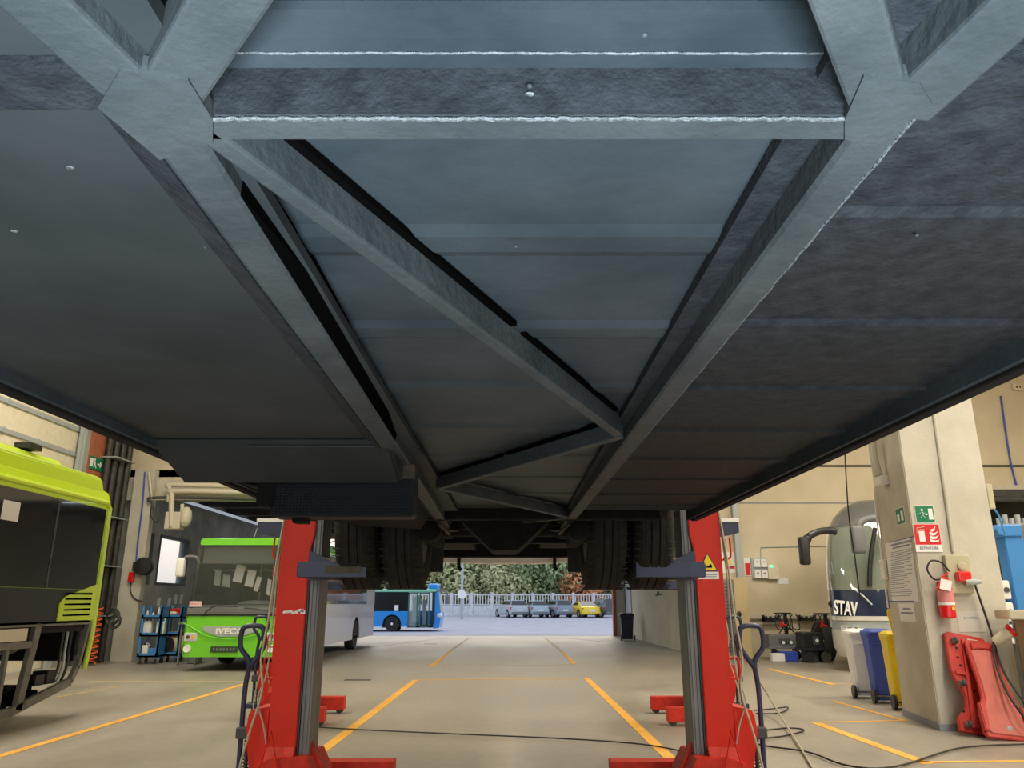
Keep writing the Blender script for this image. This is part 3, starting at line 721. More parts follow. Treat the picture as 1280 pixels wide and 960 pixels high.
L('rail_panel', MB().box(LX-.02,LX+.004,-1.2,yk-.2,zt_-.19,zt_-.05), 'pipe_w')
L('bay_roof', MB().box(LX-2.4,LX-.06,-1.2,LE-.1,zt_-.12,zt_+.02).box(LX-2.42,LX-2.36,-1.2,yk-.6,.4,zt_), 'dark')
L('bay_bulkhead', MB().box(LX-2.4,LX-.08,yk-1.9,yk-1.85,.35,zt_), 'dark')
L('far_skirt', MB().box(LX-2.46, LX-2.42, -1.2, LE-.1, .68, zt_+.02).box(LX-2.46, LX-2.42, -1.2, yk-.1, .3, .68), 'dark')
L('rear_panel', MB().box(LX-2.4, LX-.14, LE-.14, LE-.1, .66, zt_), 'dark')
L('bay_equipment', MB().box(LX-2.2, LX-1.2, yk+.2, LE-.25, .66, zt_-.1, .05), 'chassis')
L('silencer', MB().lathe([(.1,-.3),(.26,-.26),(.28,.5),(.2,.56)], (LX-.75, 10.0, zt_-.12), 1, 24), 'dgrey', smooth=True)
L('silencer', MB().lathe([(.1,-.3),(.22,-.26),(.24,.3),(.2,.36)], (LX-1.5, 10.2, zt_-.15), 0, 24), 'chassis', smooth=True)
L('expansion_tank', MB().box(LX-.4, LX-.05, yk-1.6, yk-.68, .36, zt_-.3, .06, 3), 'crelt', 'tan plastic tank inside the bay')
cl_ = MB(); random.seed(5)
for k in range(16):
    y = random.uniform(yk-.5, LE-.9); a = random.uniform(.27, .36)
    cl_.box(LX-.5-random.random()*.5, LX-.3, y, y+random.uniform(.06,.22), .2, a+random.uniform(0,.12), .01)
L('engine_remnant', cl_, 'chassis')
L('cross_tube', MB().tube([(LX-2.4,10.2,.36),(LX-.1,10.2,.34)], .04).tube([(LX-2.4,9.6,.26),(LX-.1,9.6,.24)], .05), 'chassis')
for k in range(3):
    y = LE-.3-.1*k; L('hose', MB().tube([(LX-.12,y,zt_-.05),(LX-.14,y+.03,.8),(LX-.1,y-.04,.6),(LX-.12,y-.1,.42)], .018), ['cable','steel_w','pipe_b'][k])
for a_, z_ in ((LE-.75,.58),(LE-1.0,.55)): L('bracket', MB().box(LX-.3,LX-.1,a_,a_+.2,.42,z_,.01), 'black_p')
# rear wheels further forward (out of frame mostly)
for x in (LX-.15, LX-2.35):
    tw = L('tyre', MB().lathe([(.3,-.14),(.46,-.14),(.48,0),(.46,.14),(.3,.14)], (x, 6.8, .48), 0, 32), 'tire2', smooth=True)
    L('tyre', MB().lathe([(.3,-.14),(.46,-.14),(.48,0),(.46,.14),(.3,.14)], (x, .8, .48), 0, 32), 'tire2', smooth=True)
# ================================================================== bright green bus facing the camera
GX0, GX1 = -7.18, -5.05; GY = 17.5; GL = 11.8; GT = 2.84; GB = .30
gb = thing('green_bus', 'bright green bus facing us left of the red column, large windscreen and sold sticker', 'bus', ((GX0+GX1)/2, GY+GL/2, 0))
def Gb(n, mb, m, lab=None, par=None, **k): return obj(n, mb, m, par or gb, lab, **k)
def busring(y, z0, z1, x0, x1, r=.12):
    pts = []
    pts += [(x0+.02, z0), (x1-.02, z0)]
    pts += [(x1, z0+.06), (x1, z1-r)]
    pts += [(x1-r*.3, z1-r*.3), (x1-r, z1)]
    pts += [(x0+r, z1), (x0+r*.3, z1-r*.3)]
    pts += [(x0, z1-r), (x0, z0+.06)]
    return [Vector((x, y, z)) for x, z in pts]
zb1 = 1.18   # windscreen bottom
dk = .0
front = [busring(GY+.02, GB, zb1, GX0+.10, GX1-.10, .04), busring(GY+.12, GB, zb1, GX0+.02, GX1-.02, .04), busring(GY+.35, GB, zb1, GX0, GX1, .04)]
Gb('front_panel', MB().loft(front), 'green')
shell = MB()
shell.box(GX1-.03, GX1, GY+.33, GY+2.4, GB, zb1).box(GX0, GX0+.03, GY+.33, GY+GL, GB, zb1)
Gb('side_panel', shell, 'green')
Gb('roof', MB().loft([busring(GY+.03, GT-.17, GT-.03, GX0+.20, GX1-.20, .06), busring(GY+.2, GT-.17, GT+.0, GX0+.13, GX1-.10, .08), busring(GY+.9, GT-.17, GT+.02, GX0+.08, GX1, .08), busring(GY+GL, GT-.14, GT, GX0+.05, GX1, .08)]), 'green', smooth=True)
# side : teal and white flanks, window band
arches = (GY+2.55, GY+8.6)
def flank(y0, y1, m, n='side_panel'): return Gb(n, MB().box(GX1-.03, GX1, y0, y1, GB+.02, 1.32), m)
for x in (GX0, GX1):
    pass
tl = flank(GY+2.4, GY+4.2, 'teal'); 
wf = MB(); cy = arches[1]; prev = GY+3.9
pts = [(GY+4.2, GB+.02), (cy-.58, GB+.02)]
pts += [(cy-.58*math.cos(a), .42+.58*math.sin(a)) for a in [PI*k/12 for k in range(13)] if .42+.58*math.sin(a) > GB]
pts += [(cy+.58, GB+.02), (GY+GL, GB+.02), (GY+GL, 1.40), (GY+4.2, 1.40)]
wf.prism(pts, 0, GX1-.03, GX1); Gb('side_panel', wf, 'buswhite')
Gb('side_window', MB().box(GX1-.03, GX1+.004, GY+.4, GY+GL-1.6, 1.40, GT-.16), 'glass_d')
Gb('side_window', MB().prism([(GX0-.004,1.2),(GX0+.03,1.2),(GX0+.13,GT-.16),(GX0+.08,GT-.16)], 1, GY+.4, GY+GL-.4), 'glass_d')
Gb('roof_edge', MB().box(GX1-.02, GX1+.006, GY+GL-1.6, GY+GL, 1.40, GT-.12), 'buswhite')
Gb('rear_panel', MB().box(GX0, GX1, GY+GL-.03, GY+GL, GB, GT-.1), 'buswhite')
Gb('floor_panel', MB().box(GX0+.03, GX1-.03, GY+.3, GY+GL-.05, GB+.05, .42), 'chassis')
Gb('air_unit', MB().box(GX0+.3, GX1-.25, GY+4, GY+7, GT, GT+.22, .06), 'green')
# windscreen with dark surround and interior
wr0 = busring(GY+.06, zb1, GT-.12, GX0+.12, GX1-.12, .1)
Gb('windscreen', MB().box(GX0+.16, GX1-.16, GY+.05, GY+.065, zb1+.15, GT-.14, .004), 'glass_s')
for x, s in ((GX0, 1), (GX1, -1)):
    sv = MB()
    sv.loft([[Vector((x+s*(.16+k), GY+.05, z)), Vector((x+s*(.03+k), GY+.18, z)), Vector((x+s*k, GY+.40, z)), Vector((x+s*(.04+k), GY+.40, z)), Vector((x+s*(.16+k), GY+.09, z))] for z, k in ((zb1, 0), (GT-.15, .10))])
    Gb('corner_post', sv, 'glass_d')
Gb('black_band', MB().box(GX0+.06, GX1-.06, GY+.045, GY+.10, zb1-.0, zb1+.14, .01), 'dgrey').data.materials[0] = M['grey_p']
Gb('black_line', MB().box(GX0+.03, GX1-.03, GY+.0, GY+.05, zb1-.03, zb1+.01), 'black_p')
Gb('destination_box', MB().box(GX0+.25, GX1-.25, GY+.12, GY+.4, GT-.58, GT-.16, .02), 'grey_p')
Gb('dashboard', MB().box(GX0+.1, GX1-.1, GY+.12, GY+.75, 1.1, 1.38, .08), 'grey_p')
Gb('dashboard', MB().ball((GX1-.65, GY+.45, 1.40), .3, (1.6,.8,.3)), 'grey_p', smooth=True)
Gb('steering_wheel', MB().tube([(GX1-.62+.22*math.cos(a), GY+.72-.08*math.sin(a), 1.55+.15*math.sin(a)) for a in [2*PI*k/16 for k in range(17)]], .016), 'black_p')
Gb('interior_wall', MB().box(GX0+.05, GX1-.05, GY+6.5, GY+6.55, .5, GT-.2), 'grey_p')
Gb('interior_floor', MB().box(GX0+.05, GX1-.05, GY+.3, GY+6.5, .5, .56), 'grey_p')
for (x, y) in ((-6.95,2.2),(-6.5,3.2),(-5.9,2.6),(-5.6,3.6)):
    Gb('seat', MB().box(x-.2,x+.2,GY+y,GY+y+.14,.9,1.75,.05).box(x-.2,x+.2,GY+y-.4,GY+y,.9,1.02,.05), 'dgrey')
Gb('grab_pole', MB().tube([(-6.0,GY+1.4,.6),(-6.0,GY+1.4,GT-.2)], .02).tube([(GX0+.3,GY+.7,2.15),(GX1-.3,GY+.7,2.15)], .012), 'yellow')
# sheets of paper hanging behind the glass
for i, (px, py, w, h, sk) in enumerate(((299,717,12,24,.28),(313,723,11,23,.25),(322,730,6,20,.35),(336,734,5,22,.06),(272,722,8,22,0),(283,726,10,17,0))):
    yy = GY+.30; c = at(px, py, Y=yy); w_ = w*yy/1040; h_ = h*yy/1040
    mb = MB(); mb.prism([(c.x-w_/2+sk*h_/2*.6, c.z+h_/2), (c.x+w_/2+sk*h_/2*.6, c.z+h_/2*.8), (c.x+w_/2-sk*h_/2*.6, c.z-h_/2), (c.x-w_/2-sk*h_/2*.6, c.z-h_/2*.8)], 1, yy, yy+.004)
    Gb('window_paper', mb, 'paper' if i < 4 else 'steel_w')
# wipers
for (a, b, c) in (((253,770),(268,758),(296,758)), ((348,772),(330,762),(305,760))):
    p = [at(*q, Y=GY-.03) for q in (a,b,c)]; Gb('wiper', MB().tube(p, .014, 6), 'black_p')
# grille band, headlights, plate, sticker
gm = MB().prism([(GX0+.42, .93),(GX1-.42,.93),(GX1-.5,.83),(GX1-.8,.72),(GX0+.8,.72),(GX0+.5,.83)], 1, GY-.0, GY+.03, .004)
gr = Gb('grille_band', gm, 'steel_w')
Gb('brand_lettering', MB().text('IVECO', .17, face_y(((GX0+GX1)/2, GY-.008, .825)), .006, 1.3, .004), 'white', par=gr)
Gb('crease_line', MB().tube([(GX0+.02,GY+.03,1.0),(GX0+.35,GY-.0,.84),(GX0+.55,GY-.01,.74),(GX0+.9,GY-.01,.68),(GX1-.9,GY-.01,.68),(GX1-.55,GY-.01,.74),(GX1-.35,GY+.0,.84),(GX1-.02,GY+.03,1.0)], .012), 'green')
for s, x in ((1, GX0+.07), (-1, GX1-.07)):
    xa, xb_ = sorted((x, x+s*.28)); hl = Gb('headlight', MB().box(xa, xb_, GY+.0, GY+.05, .62, .80, .02), 'headlight')
    for k in range(2): Gb('lamp_lens', MB().cyl((x+s*(.09+.11*k), GY-.008, .71), .04, .02, 1, 14), 'dgrey' if k == 0 else 'orange', par=hl)
    Gb('fog_light', MB().lathe([(.03,-.0),(.075,-.008),(.085,.03)], (x+s*.09, GY+.0, .47), 1, 18), 'white', smooth=True)
Gb('number_plate', MB().box(-6.50,-5.92,GY-.012,GY+.0,.40,.52), 'black_p').data.materials[0] = mat('plate_dark', (.03,.06,.02), .4)
pt = MB()
for k in range(7): pt.box(-6.45+.072*k, -6.41+.072*k, GY-.016, GY-.012, .43, .49)
Gb('plate_character', pt, 'grey_p')
sp_ = at(244, 755, Y=GY+.03)
stt = Gb('sold_sticker', MB().box(sp_.x-.13, sp_.x+.14, GY+.035, GY+.045, sp_.z-.055, sp_.z+.055), 'signw')
Gb('sticker_text', MB().text('VENDUTO', .07, face_y((sp_.x+.005, GY+.033, sp_.z)), .002, .85, .001), 'sred', par=stt)
# mirror
mp_ = [at(*q, Y=GY+.1) for q in ((250,705),(246,697),(234,696),(229,701))]
Gb('mirror_arm', MB().tube(mp_, .035), 'grey_p', smooth=True)
mc = at(226, 709, Y=GY+.1); Gb('mirror', MB().box(mc.x-.085, mc.x+.085, GY+.02, GY+.2, mc.z-.21, mc.z+.20, .04, 3), 'white', smooth=True)
Gb('antenna', MB().tube([at(318,671,Y=GY+.4), at(323,656,Y=GY+.4)], .008, smooth=False), 'steel_w')
for cy in (GY+2.55, GY+8.6):
    for x in (GX0+.16, GX1-.16):
        tw = Gb('tyre', MB().lathe([(.27,-.13),(.42,-.14),(.45,-.1),(.46,0),(.45,.1),(.42,.14),(.27,.13)], (x, cy, .46), 0, 36), 'tire2', smooth=True)
        Gb('rim', MB().lathe([(.27,-.10),(.1,-.02),(.1,.02),(.27,.10)], (x, cy, .46), 0, 24), 'rim', par=tw, smooth=True)
Gb('wheel_arch', MB().prism([(GY+1.95,.3),(GY+1.97,.7),(GY+2.2,.98),(GY+2.9,.98),(GY+3.13,.7),(GY+3.15,.3)], 0, GX1-.02, GX1+.004), 'black_p')
# ================================================================== coach behind the pillar on the right
CX, CYf = 8.86, 17.25
co = thing('coach', 'grey and silver coach behind the concrete pillar, curved windscreen and drooping mirrors', 'coach', (CX-1.3, CYf+.55, 0))
def Co(n, mb, m, lab=None, par=None, **k): return obj(n, mb, m, par or co, lab, **k)
def cring(y, z, hw, d, n=14, r=1.0):
    """horizontal outline of the nose at height z: rounded front, flat sides"""
    pts = []
    for k in range(n+1):
        a = PI*k/n; ex = .42
        cx_ = math.copysign(abs(math.cos(a))**ex, math.cos(a)); sy = abs(math.sin(a))**.75
        pts.append(Vector((CX-hw*cx_, y+d*(1-sy), z)))
    pts += [Vector((CX+hw, CYf+4.2, z)), Vector((CX-hw, CYf+4.2, z))]
    return pts
# (z, y_front, half width, depth)
prof = [(.30,CYf+.12,1.16,.9),(.50,CYf-.02,1.24,.95),(.86,CYf,1.25,.95)]
Co('bumper', MB().loft([cring(y,z,h,d) for z,y,h,d in prof]), 'coachsilver', smooth=True)
Co('front_band', MB().loft([cring(y,z,h,d) for z,y,h,d in [(.86,CYf+.02,1.24,.95),(1.06,CYf+.03,1.24,.95)]]), 'steel_w', smooth=True)
Co('silver_moulding', MB().loft([cring(y,z,h,d) for z,y,h,d in [(1.06,CYf-.01,1.26,.95),(1.15,CYf+.0,1.26,.95)]]), 'coachsilver', smooth=True)
Co('dark_front_panel', MB().loft([cring(y,z,h,d) for z,y,h,d in [(1.15,CYf+.03,1.24,.95),(1.70,CYf+.10,1.24,.95)]]), 'navy', smooth=True)
Co('windscreen', MB().loft([cring(y,z,h,d) for z,y,h,d in [(1.70,CYf+.10,1.235,.95),(2.1,CYf+.17,1.23,.95),(2.6,CYf+.32,1.20,.95),(3.1,CYf+.54,1.13,.95)]]), mat('coach_glass', (.20,.23,.19), .04, coat=.5), smooth=True)
Co('roof_cap', MB().loft([cring(y,z,h,d) for z,y,h,d in [(3.1,CYf+.53,1.135,.95),(3.35,CYf+.66,1.02,1.0),(3.58,CYf+.87,.84,1.1),(3.74,CYf+1.2,.60,1.2),(3.8,CYf+1.7,.35,1.2)]]), 'coachgrey', smooth=True)
Co('corner_pillar', MB().loft([[Vector((CX-h-.012,y+d*.99,z)),Vector((CX-h*.985-.012,y+d*.62,z)),Vector((CX-h*.95,y+d*.60,z)),Vector((CX-h+.03,y+d*1.0,z))] for z,y,h,d in [(.9,CYf+.02,1.25,.95),(1.7,CYf+.10,1.24,.95),(2.3,CYf+.22,1.22,.95),(2.95,CYf+.50,1.165,.95),(3.25,CYf+.75,1.06,1.0)]]), 'coachsilver')
co.rotation_euler = (0, 0, -math.radians(27)); co.location.x -= .52; co.location.y += .15
CM = pmat(co).inverted(); CL = Vector((CX-1.3, CYf+.55, 0))
def cpt(px, py, off=0):
    """point on the coach front (plane 'off' in front of it) behind a photo pixel"""
    o = CM @ Vector((0,0,CAMZ)); e = CM @ at(px, py, Y=10.0); d = e-o; yl = CYf+off-CL.y
    return pmat(co) @ (o+d*((yl-o.y)/d.y))
def cface(p): return Matrix.Translation(p) @ Matrix.Rotation(-math.radians(27), 4, 'Z') @ Matrix.Rotation(PI/2, 4, 'X')
Co('wiper', MB().tube([cpt(1067,736,.02), cpt(1079,745,.0), cpt(1090,756,-.02)], .02, 6), 'steel_w')
Co('windscreen_divider', MB().tube([cpt(1094,660,.22), cpt(1088,700,.14), cpt(1087,733,.08)], .05), 'black_p')
tc_ = cpt(1057, 761, .06)
Co('lettering', MB().text('STAV', .40, cface(tc_) @ Matrix.Rotation(-.10,4,'Z'), .05, .50, .012), 'signw', 'white slanted lettering')
tc_ = cpt(1063, 786, .02)
Co('lettering', MB().text('ECO', .17, cface(tc_), .03, 1.1, .004), 'headlight')
def mir(pts, y, r0):
    p = [at(*q, Y=y) for q in pts]
    return p
m1 = mir(((1045,665),(1036,663),(1022,665),(1010,671),(1006,684),(1005,705)), CYf-.25, 0)
Co('mirror', MB().tube(m1[:4], .075, 10).tube(m1[3:], .09, 10), 'black_p', smooth='full')
Co('mirror', MB().box(m1[4].x-.12, m1[4].x+.08, CYf-.36, CYf-.14, m1[5].z-.02, m1[3].z+.0, .05, 3), 'black_p', smooth=True)
m2 = mir(((1106,648),(1090,648),(1077,652),(1072,662),(1074,692)), CYf-.45, 0)
Co('mirror', MB().tube(m2[:4], .075, 10), 'grey_p', smooth='full')
Co('mirror', MB().box(m2[4].x-.13, m2[4].x+.13, CYf-.58, CYf-.34, m2[4].z, m2[3].z+.08, .06, 3), 'grey_p', smooth=True)
for s in (-1, 1): Co('wheel', MB().lathe([(.3,-.14),(.47,-.14),(.48,0),(.47,.14),(.3,.14)], (CX+s*.95, CYf+3.3, .48), 0, 32), 'tire2', smooth=True)
Co('side_knob', MB().ball(cpt(1041,755,.5), .12, (.8,1,.8)), 'black_p', smooth=True)
# ================================================================== blue city bus in the yard (side on)
BY = 48; bz = yz(BY); k_ = BY/1040
bx = lambda px: at(px, 760, Y=BY).x
zz_ = lambda py: at(510, py, Y=BY).z
bb = thing('city_bus', 'blue bus with black windows and open glass doors parked outside in the yard', 'bus', (bx(500), BY+1.2, bz))
def Bb(n, mb, m, lab=None, par=None, **k): return obj(n, mb, m, par or bb, lab, **k)
xl, xr = bx(470)-3.2, bx(547)
zl, zm, zt = zz_(786), zz_(764), zz_(739)
d0, d1 = bx(510), bx(542)
wx = bx(490.5); wr_ = 9.6*k_
pts = [(xl,zl),(wx-wr_*1.25,zl)]+[(wx-wr_*1.25*math.cos(a), bz+wr_+wr_*1.2*math.sin(a)) for a in [PI*k/10 for k in range(11)]]+[(wx+wr_*1.25,zl),(d0,zl),(d0,zm),(xl,zm)]
Bb('side_panel', MB().prism(pts, 1, BY, BY+.05), 'busblue')
Bb('sill', MB().box(xl,wx-wr_*1.25,BY-.01,BY+.06,zl,zl+.12).box(wx+wr_*1.25,d0,BY-.01,BY+.06,zl,zl+.12), 'white')
Bb('body', MB().box(xl, xr-.1, BY+.06, BY+2.3, zl+.2, zt-.05), 'dark') if False else None
Bb('far_side', MB().box(xl, xr-.3, BY+2.3, BY+2.35, zl, zm).box(xl, xl+.05, BY+.05, BY+2.3, zl, zt), 'busblue')
Bb('side_window', MB().box(xl, d0, BY+.0, BY+.05, zm, zt-.02), 'glass_d')
Bb('floor_panel', MB().box(xl, xr-.2, BY+.05, BY+2.3, zl+.1, zl+.2).box(xl,d0-.3,BY+.1,BY+2.3,zl+.2,zm), 'dark')
Bb('roof', MB().box(xl, xr-.08, BY-.02, BY+2.37, zt-.06, zt+.12, .06), 'busgreen')
Bb('roof_pod', MB().box(bx(534), bx(546), BY+.2, BY+2.1, zt+.1, zt+.45, .1), 'busblue')
dm = MB()
for a, b in ((d0,bx(522)),(bx(524),bx(537))):
    dm.box(a, a+.07, BY-.02, BY+.04, zl+.1, zt-.1).box(b-.07, b, BY-.02, BY+.04, zl+.1, zt-.1).box(a, b, BY-.02, BY+.04, zl+.1, zl+.18).box(a, b, BY-.02, BY+.04, zt-.18, zt-.1)
dr_ = Bb('door', dm, mat('door_frame_teal', (.06,.16,.13), .4)); Bb('door_pane', MB().box(d0+.07, bx(522)-.07, BY, BY+.01, zl+.18, zt-.18), 'glass', par=dr_)
Bb('interior_panel', MB().box(bx(512),bx(520),BY+1.4,BY+1.5,zl+.4,zt-.3), 'white'); Bb('interior_panel', MB().box(bx(526),bx(531),BY+.9,BY+1.0,zl+.2,zt-.5), 'steel_w')
Bb('window_paper', MB().box(bx(493),bx(498),BY-.01,BY,zm+.02,zm+.35), 'white')
Bb('front_mask', MB().prism([(xr-.25,zl),(xr+.1,zl+.05),(xr+.22,zm-.2),(xr+.12,zm+.1),(xr-.0,zt-.1),(xr-.25,zt)], 1, BY, BY+2.3, .03), 'busblue')
Bb('front_post', MB().box(bx(540),bx(543.5),BY-.03,BY+.05,zl+.3,zt-.05), 'black_p')
Bb('windscreen', MB().prism([(xr-.02,zm-.1),(xr+.20,zm-.1),(xr+.06,zt-.15),(xr-.1,zt-.15)], 1, BY+.1, BY+2.2), 'steel_w')
Bb('mirror', MB().tube([(xr-.1,BY-.1,zt-.0),(xr+.45,BY-.1,zt-.0),(xr+.62,BY-.1,zt-.3)], .05), 'grey_p'); Bb('mirror', MB().box(xr+.52,xr+.70,BY-.2,BY,zt-.75,zt-.25,.04), 'grey_p')
Bb('headlight', MB().ball((xr+.12,BY+.1,zl+.75), .18), 'headlight', smooth=True)
tw = Bb('tyre', MB().lathe([(wr_*.6,-.12),(wr_*.95,-.12),(wr_,0),(wr_*.95,.12),(wr_*.6,.12)], (wx, BY+.16, bz+wr_), 1, 36), 'tire2', smooth=True)
rm = Bb('rim', MB().lathe([(wr_*.62,-.10),(wr_*.35,-.04),(wr_*.3,-.12),(wr_*.12,-.12)], (wx, BY+.16, bz+wr_), 1, 24), 'rim', par=tw, smooth=True)
Bb('wheel_nut', MB().cyl((wx, BY+.0, bz+wr_), wr_*.18, .05, 1, 12), 'white', par=rm)
for k in range(6):
    a = PI*k/3; Bb('rim_hole', MB().cyl((wx+wr_*.42*math.cos(a), BY+.04, bz+wr_+wr_*.42*math.sin(a)), wr_*.07, .03, 1, 8), 'black', par=rm)
Bb('tyre', MB().lathe([(wr_*.6,-.12),(wr_*.95,-.12),(wr_,0),(wr_*.95,.12),(wr_*.6,.12)], (wx, BY+2.1, bz+wr_), 1, 24), 'tire2', smooth=True)
Bb('roof_beacon', MB().lathe([(.12,0),(.1,.2),(.02,.32)], (bx(483), BY+.4, zt+.1), 2, 12), 'dgrey')
# ================================================================== parked cars
def car(name, label, paint, L_=4.0, W=1.75, H=1.48, kind='hatch', cat='car', group=None):
    """local frame: rear bumper at y=0 facing -y, nose towards +y"""
    t = thing(name, label, cat)
    P = lambda n, mb, m, par=None, **k: obj(n, mb, m, par or t, None, local=True, **k)
    if kind == 'sport': hood, deck = .72, .86
    else: hood, deck = .86, .92
    def sec(y, z0, z1, w, tum=.04):
        return [Vector((x, y, z)) for x, z in ((-w/2+.06,z0),(w/2-.06,z0),(w/2,z0+.12),(w/2,z0+.5*(z1-z0)),(w/2-tum,z1-.05),(w/2-tum-.08,z1),(-w/2+tum+.08,z1),(-w/2+tum,z1-.05),(-w/2,z0+.5*(z1-z0)),(-w/2,z0+.12))]
    bd = MB().loft([sec(0,.32,deck-.12,W*.86), sec(.10,.26,deck,W*.97), sec(.6,.22,deck+.02,W), sec(L_*.5,.2,deck,W), sec(L_*.75,.2,hood+.04,W), sec(L_-.35,.22,hood-.08,W*.95), sec(L_-.05,.28,hood-.2,W*.8), sec(L_,.35,hood-.3,W*.7)])
    body = P('body', bd, paint, smooth=True)
    if kind == 'sport': g = [(.35,.0),(1.3,H-.82),(1.9,H-.80),(2.9,.0)]
    elif kind == 'estate': g = [(.12,.0),(.42,H-deck-.02),(2.2,H-deck),(3.2,.0)]
    else: g = [(.12,.0),(.5,H-deck-.02),(1.9,H-deck),(2.95,.0)]
    dk_ = deck-.03 if kind != 'sport' else .84
    def gsec(y, h, w): return [Vector((x, y, z)) for x, z in ((-w/2,dk_),(w/2,dk_),(w/2-.24*h/.55,dk_+h*.92),(w/2-.34*h/.55,dk_+h),(-w/2+.34*h/.55,dk_+h),(-w/2+.24*h/.55,dk_+h*.92))]
    P('cabin', MB().loft([gsec(g[0][0],.03,W*.9), gsec(g[1][0],g[1][1],W*.9), gsec(g[2][0],g[2][1],W*.9), gsec(g[3][0],.03,W*.9)]), paint, smooth=True)
    # rear and side glass set on the cabin
    h = g[1][1]; e = .012
    y0, y1 = g[0][0], g[1][0]
    def slope(f): return Vector((0, y0+(y1-y0)*f, dk_+.02+h*f))
    a, b = slope(.22), slope(.86)
    n = Vector((0, -(h), (y1-y0))).normalized()*.02
    wa, wb = W*.40, W*.33
    gq = MB().loft([[Vector((-wa,a.y,a.z)), Vector((wa,a.y,a.z)), Vector((wb,b.y,b.z)), Vector((-wb,b.y,b.z))], [Vector((-wa,a.y,a.z))+n, Vector((wa,a.y,a.z))+n, Vector((wb,b.y,b.z))+n, Vector((-wb,b.y,b.z))+n]])
    P('rear_window', gq, 'glass_d')
    for s in (-1, 1):
        q = [(g[1][0]-.0+ .05, .20), (g[3][0]-.35, .20), (g[2][0]+.12, h*.84), (g[1][0]+.12, h*.84)]
        r1 = [Vector((s*(W*.45-.24*z/.55+.0), y, dk_+z)) for y, z in q]; r2 = [v+Vector((s*.014, 0, .004)) for v in r1]
        P('side_window', MB().loft([r1, r2]), 'glass_d')
        P('tail_light', MB().box(s*W*.40-.12, s*W*.40+.12, -.0+.03, .14, .68, .86 if kind != 'sport' else .80, .03), 'taill')
        P('mirror', MB().box(s*(W/2+.02)-.07, s*(W/2+.02)+.07, 2.35, 2.5, .92, 1.04, .03), paint)
        for y in (.78, L_-.82):
            tw = P('tyre', MB().lathe([(.19,-.1),(.30,-.1),(.32,0),(.30,.1),(.19,.1)], (s*(W/2-.09), y, .32), 0, 24), 'tire2', smooth=True)
            P('rim', MB().lathe([(.20,-.104),(.1,-.09),(.1,.09),(.20,.104)], (s*(W/2-.09), y, .32), 0, 18), 'rim', par=tw, smooth=True)
            P('wheel_arch', MB().lathe([(.30,-.012),(.37,-.012),(.37,.006),(.30,.006)], (s*(W/2+.0), y, .33), 0, 24, caps=False), 'black_p')
    P('bumper', MB().box(-W*.42, W*.42, -.03, .1, .34, .48, .03), paint if kind == 'sport' else 'grey_p')
    P('number_plate', MB().box(-.26,.26,-.04,-.03,.56 if kind != 'sport' else .5,.67 if kind != 'sport' else .61), 'signw')
    return t
cb_ = mat('car_pale_blue', (.33,.42,.46), .35, coat=.4); cg_ = mat('car_grey_blue', (.20,.25,.30), .35, coat=.4); cs_ = mat('car_silver', (.42,.45,.50), .35, coat=.4); cy_ = mat('car_yellow', (.85,.62,.03), .35, coat=.4); cd_ = mat('car_dark', (.03,.04,.05), .3, coat=.5)
for (nm, lab, pm, px, kw, rz) in (
    ('car', 'silver estate car parked at the fence, leftmost of the parked row', cs_, 650, dict(L_=4.4,W=1.78,H=1.5,kind='estate'), .34),
    ('car', 'pale blue small hatchback between the silver estate and the grey hatchback', cb_, 676, dict(L_=3.7,W=1.65,H=1.46), .22),
    ('car', 'grey-blue rounded hatchback parked just left of the yellow sports car', cg_, 707, dict(L_=3.9,W=1.72,H=1.52), .42),
    ('car', 'bright yellow sports coupe parked at the fence', cy_, 740, dict(L_=4.2,W=1.85,H=1.3,kind='sport'), .32),
    ('car', 'dark car partly hidden by the passage wall, right of the yellow coupe', cd_, 768, dict(L_=4.4,W=1.85,H=1.62), .45)):
    c = car(nm, lab, pm, **kw); y = 68.5; c.location = (at(px,765,Y=y).x, y, yz(y)+.01); c.rotation_euler = (0,0,rz)
# ================================================================== fence, lamp post, trees
fy = 76; fz = yz(fy); fk = fy/1040
fx0, fx1 = -28, 14.5
ftop = at(640,742,Y=fy).z; fmid = at(640,756,Y=fy).z
fe = thing('concrete_fence', 'long pale concrete fence with baluster top behind the parked cars', 'fence', ((fx0+fx1)/2, fy, fz))
pw = MB()
for a in range(3): pw.box(fx0, fx1, fy-.04, fy+.04, fz-.05+a*(fmid-fz)/3, fz-.03+(a+1)*(fmid-fz)/3-.02, 0)
obj('wall_panel', pw, 'fencec', fe)
obj('top_rail', MB().box(fx0,fx1,fy-.06,fy+.06,ftop-.16,ftop-.06).box(fx0,fx1,fy-.06,fy+.06,fmid-.02,fmid+.06), 'fencec', fe)
x = fx0; step = at(725-25.5,760,Y=fy).x-at(725-51,760,Y=fy).x; bal = MB()
x = fx0
while x < fx1: bal.box(x-.045, x+.045, fy-.03, fy+.03, fmid, ftop-.1); x += .26
obj('baluster_row', bal, 'fencec', fe)
x = at(640.5,760,Y=fy).x-14*step
while x < fx1:
    obj('post', MB().box(x-.13,x+.13,fy-.12,fy+.12,fz-.1,ftop+.08,.02), 'fencec', fe); x += step
ly = 66; lx = at(577,765,Y=ly).x
lp_ = thing('lamp_post', 'tall grey lamp post with round white sign left of the parked cars', 'lamp post', (lx, ly, yz(ly)))
obj('pole', MB().cyl((lx,ly,yz(ly)),.13,8,2,14,r2=.08), 'steel_w', lp_)
sz_ = at(577,743,Y=ly).z; obj('round_sign', MB().cyl((lx,ly-.18,sz_),.36,.03,1,24), 'white', lp_)
obj('lamp_head', MB().box(lx-.2,lx+.2,ly-1.0,ly+.1,yz(ly)+7.95,yz(ly)+8.1,.03), 'grey_p', lp_)
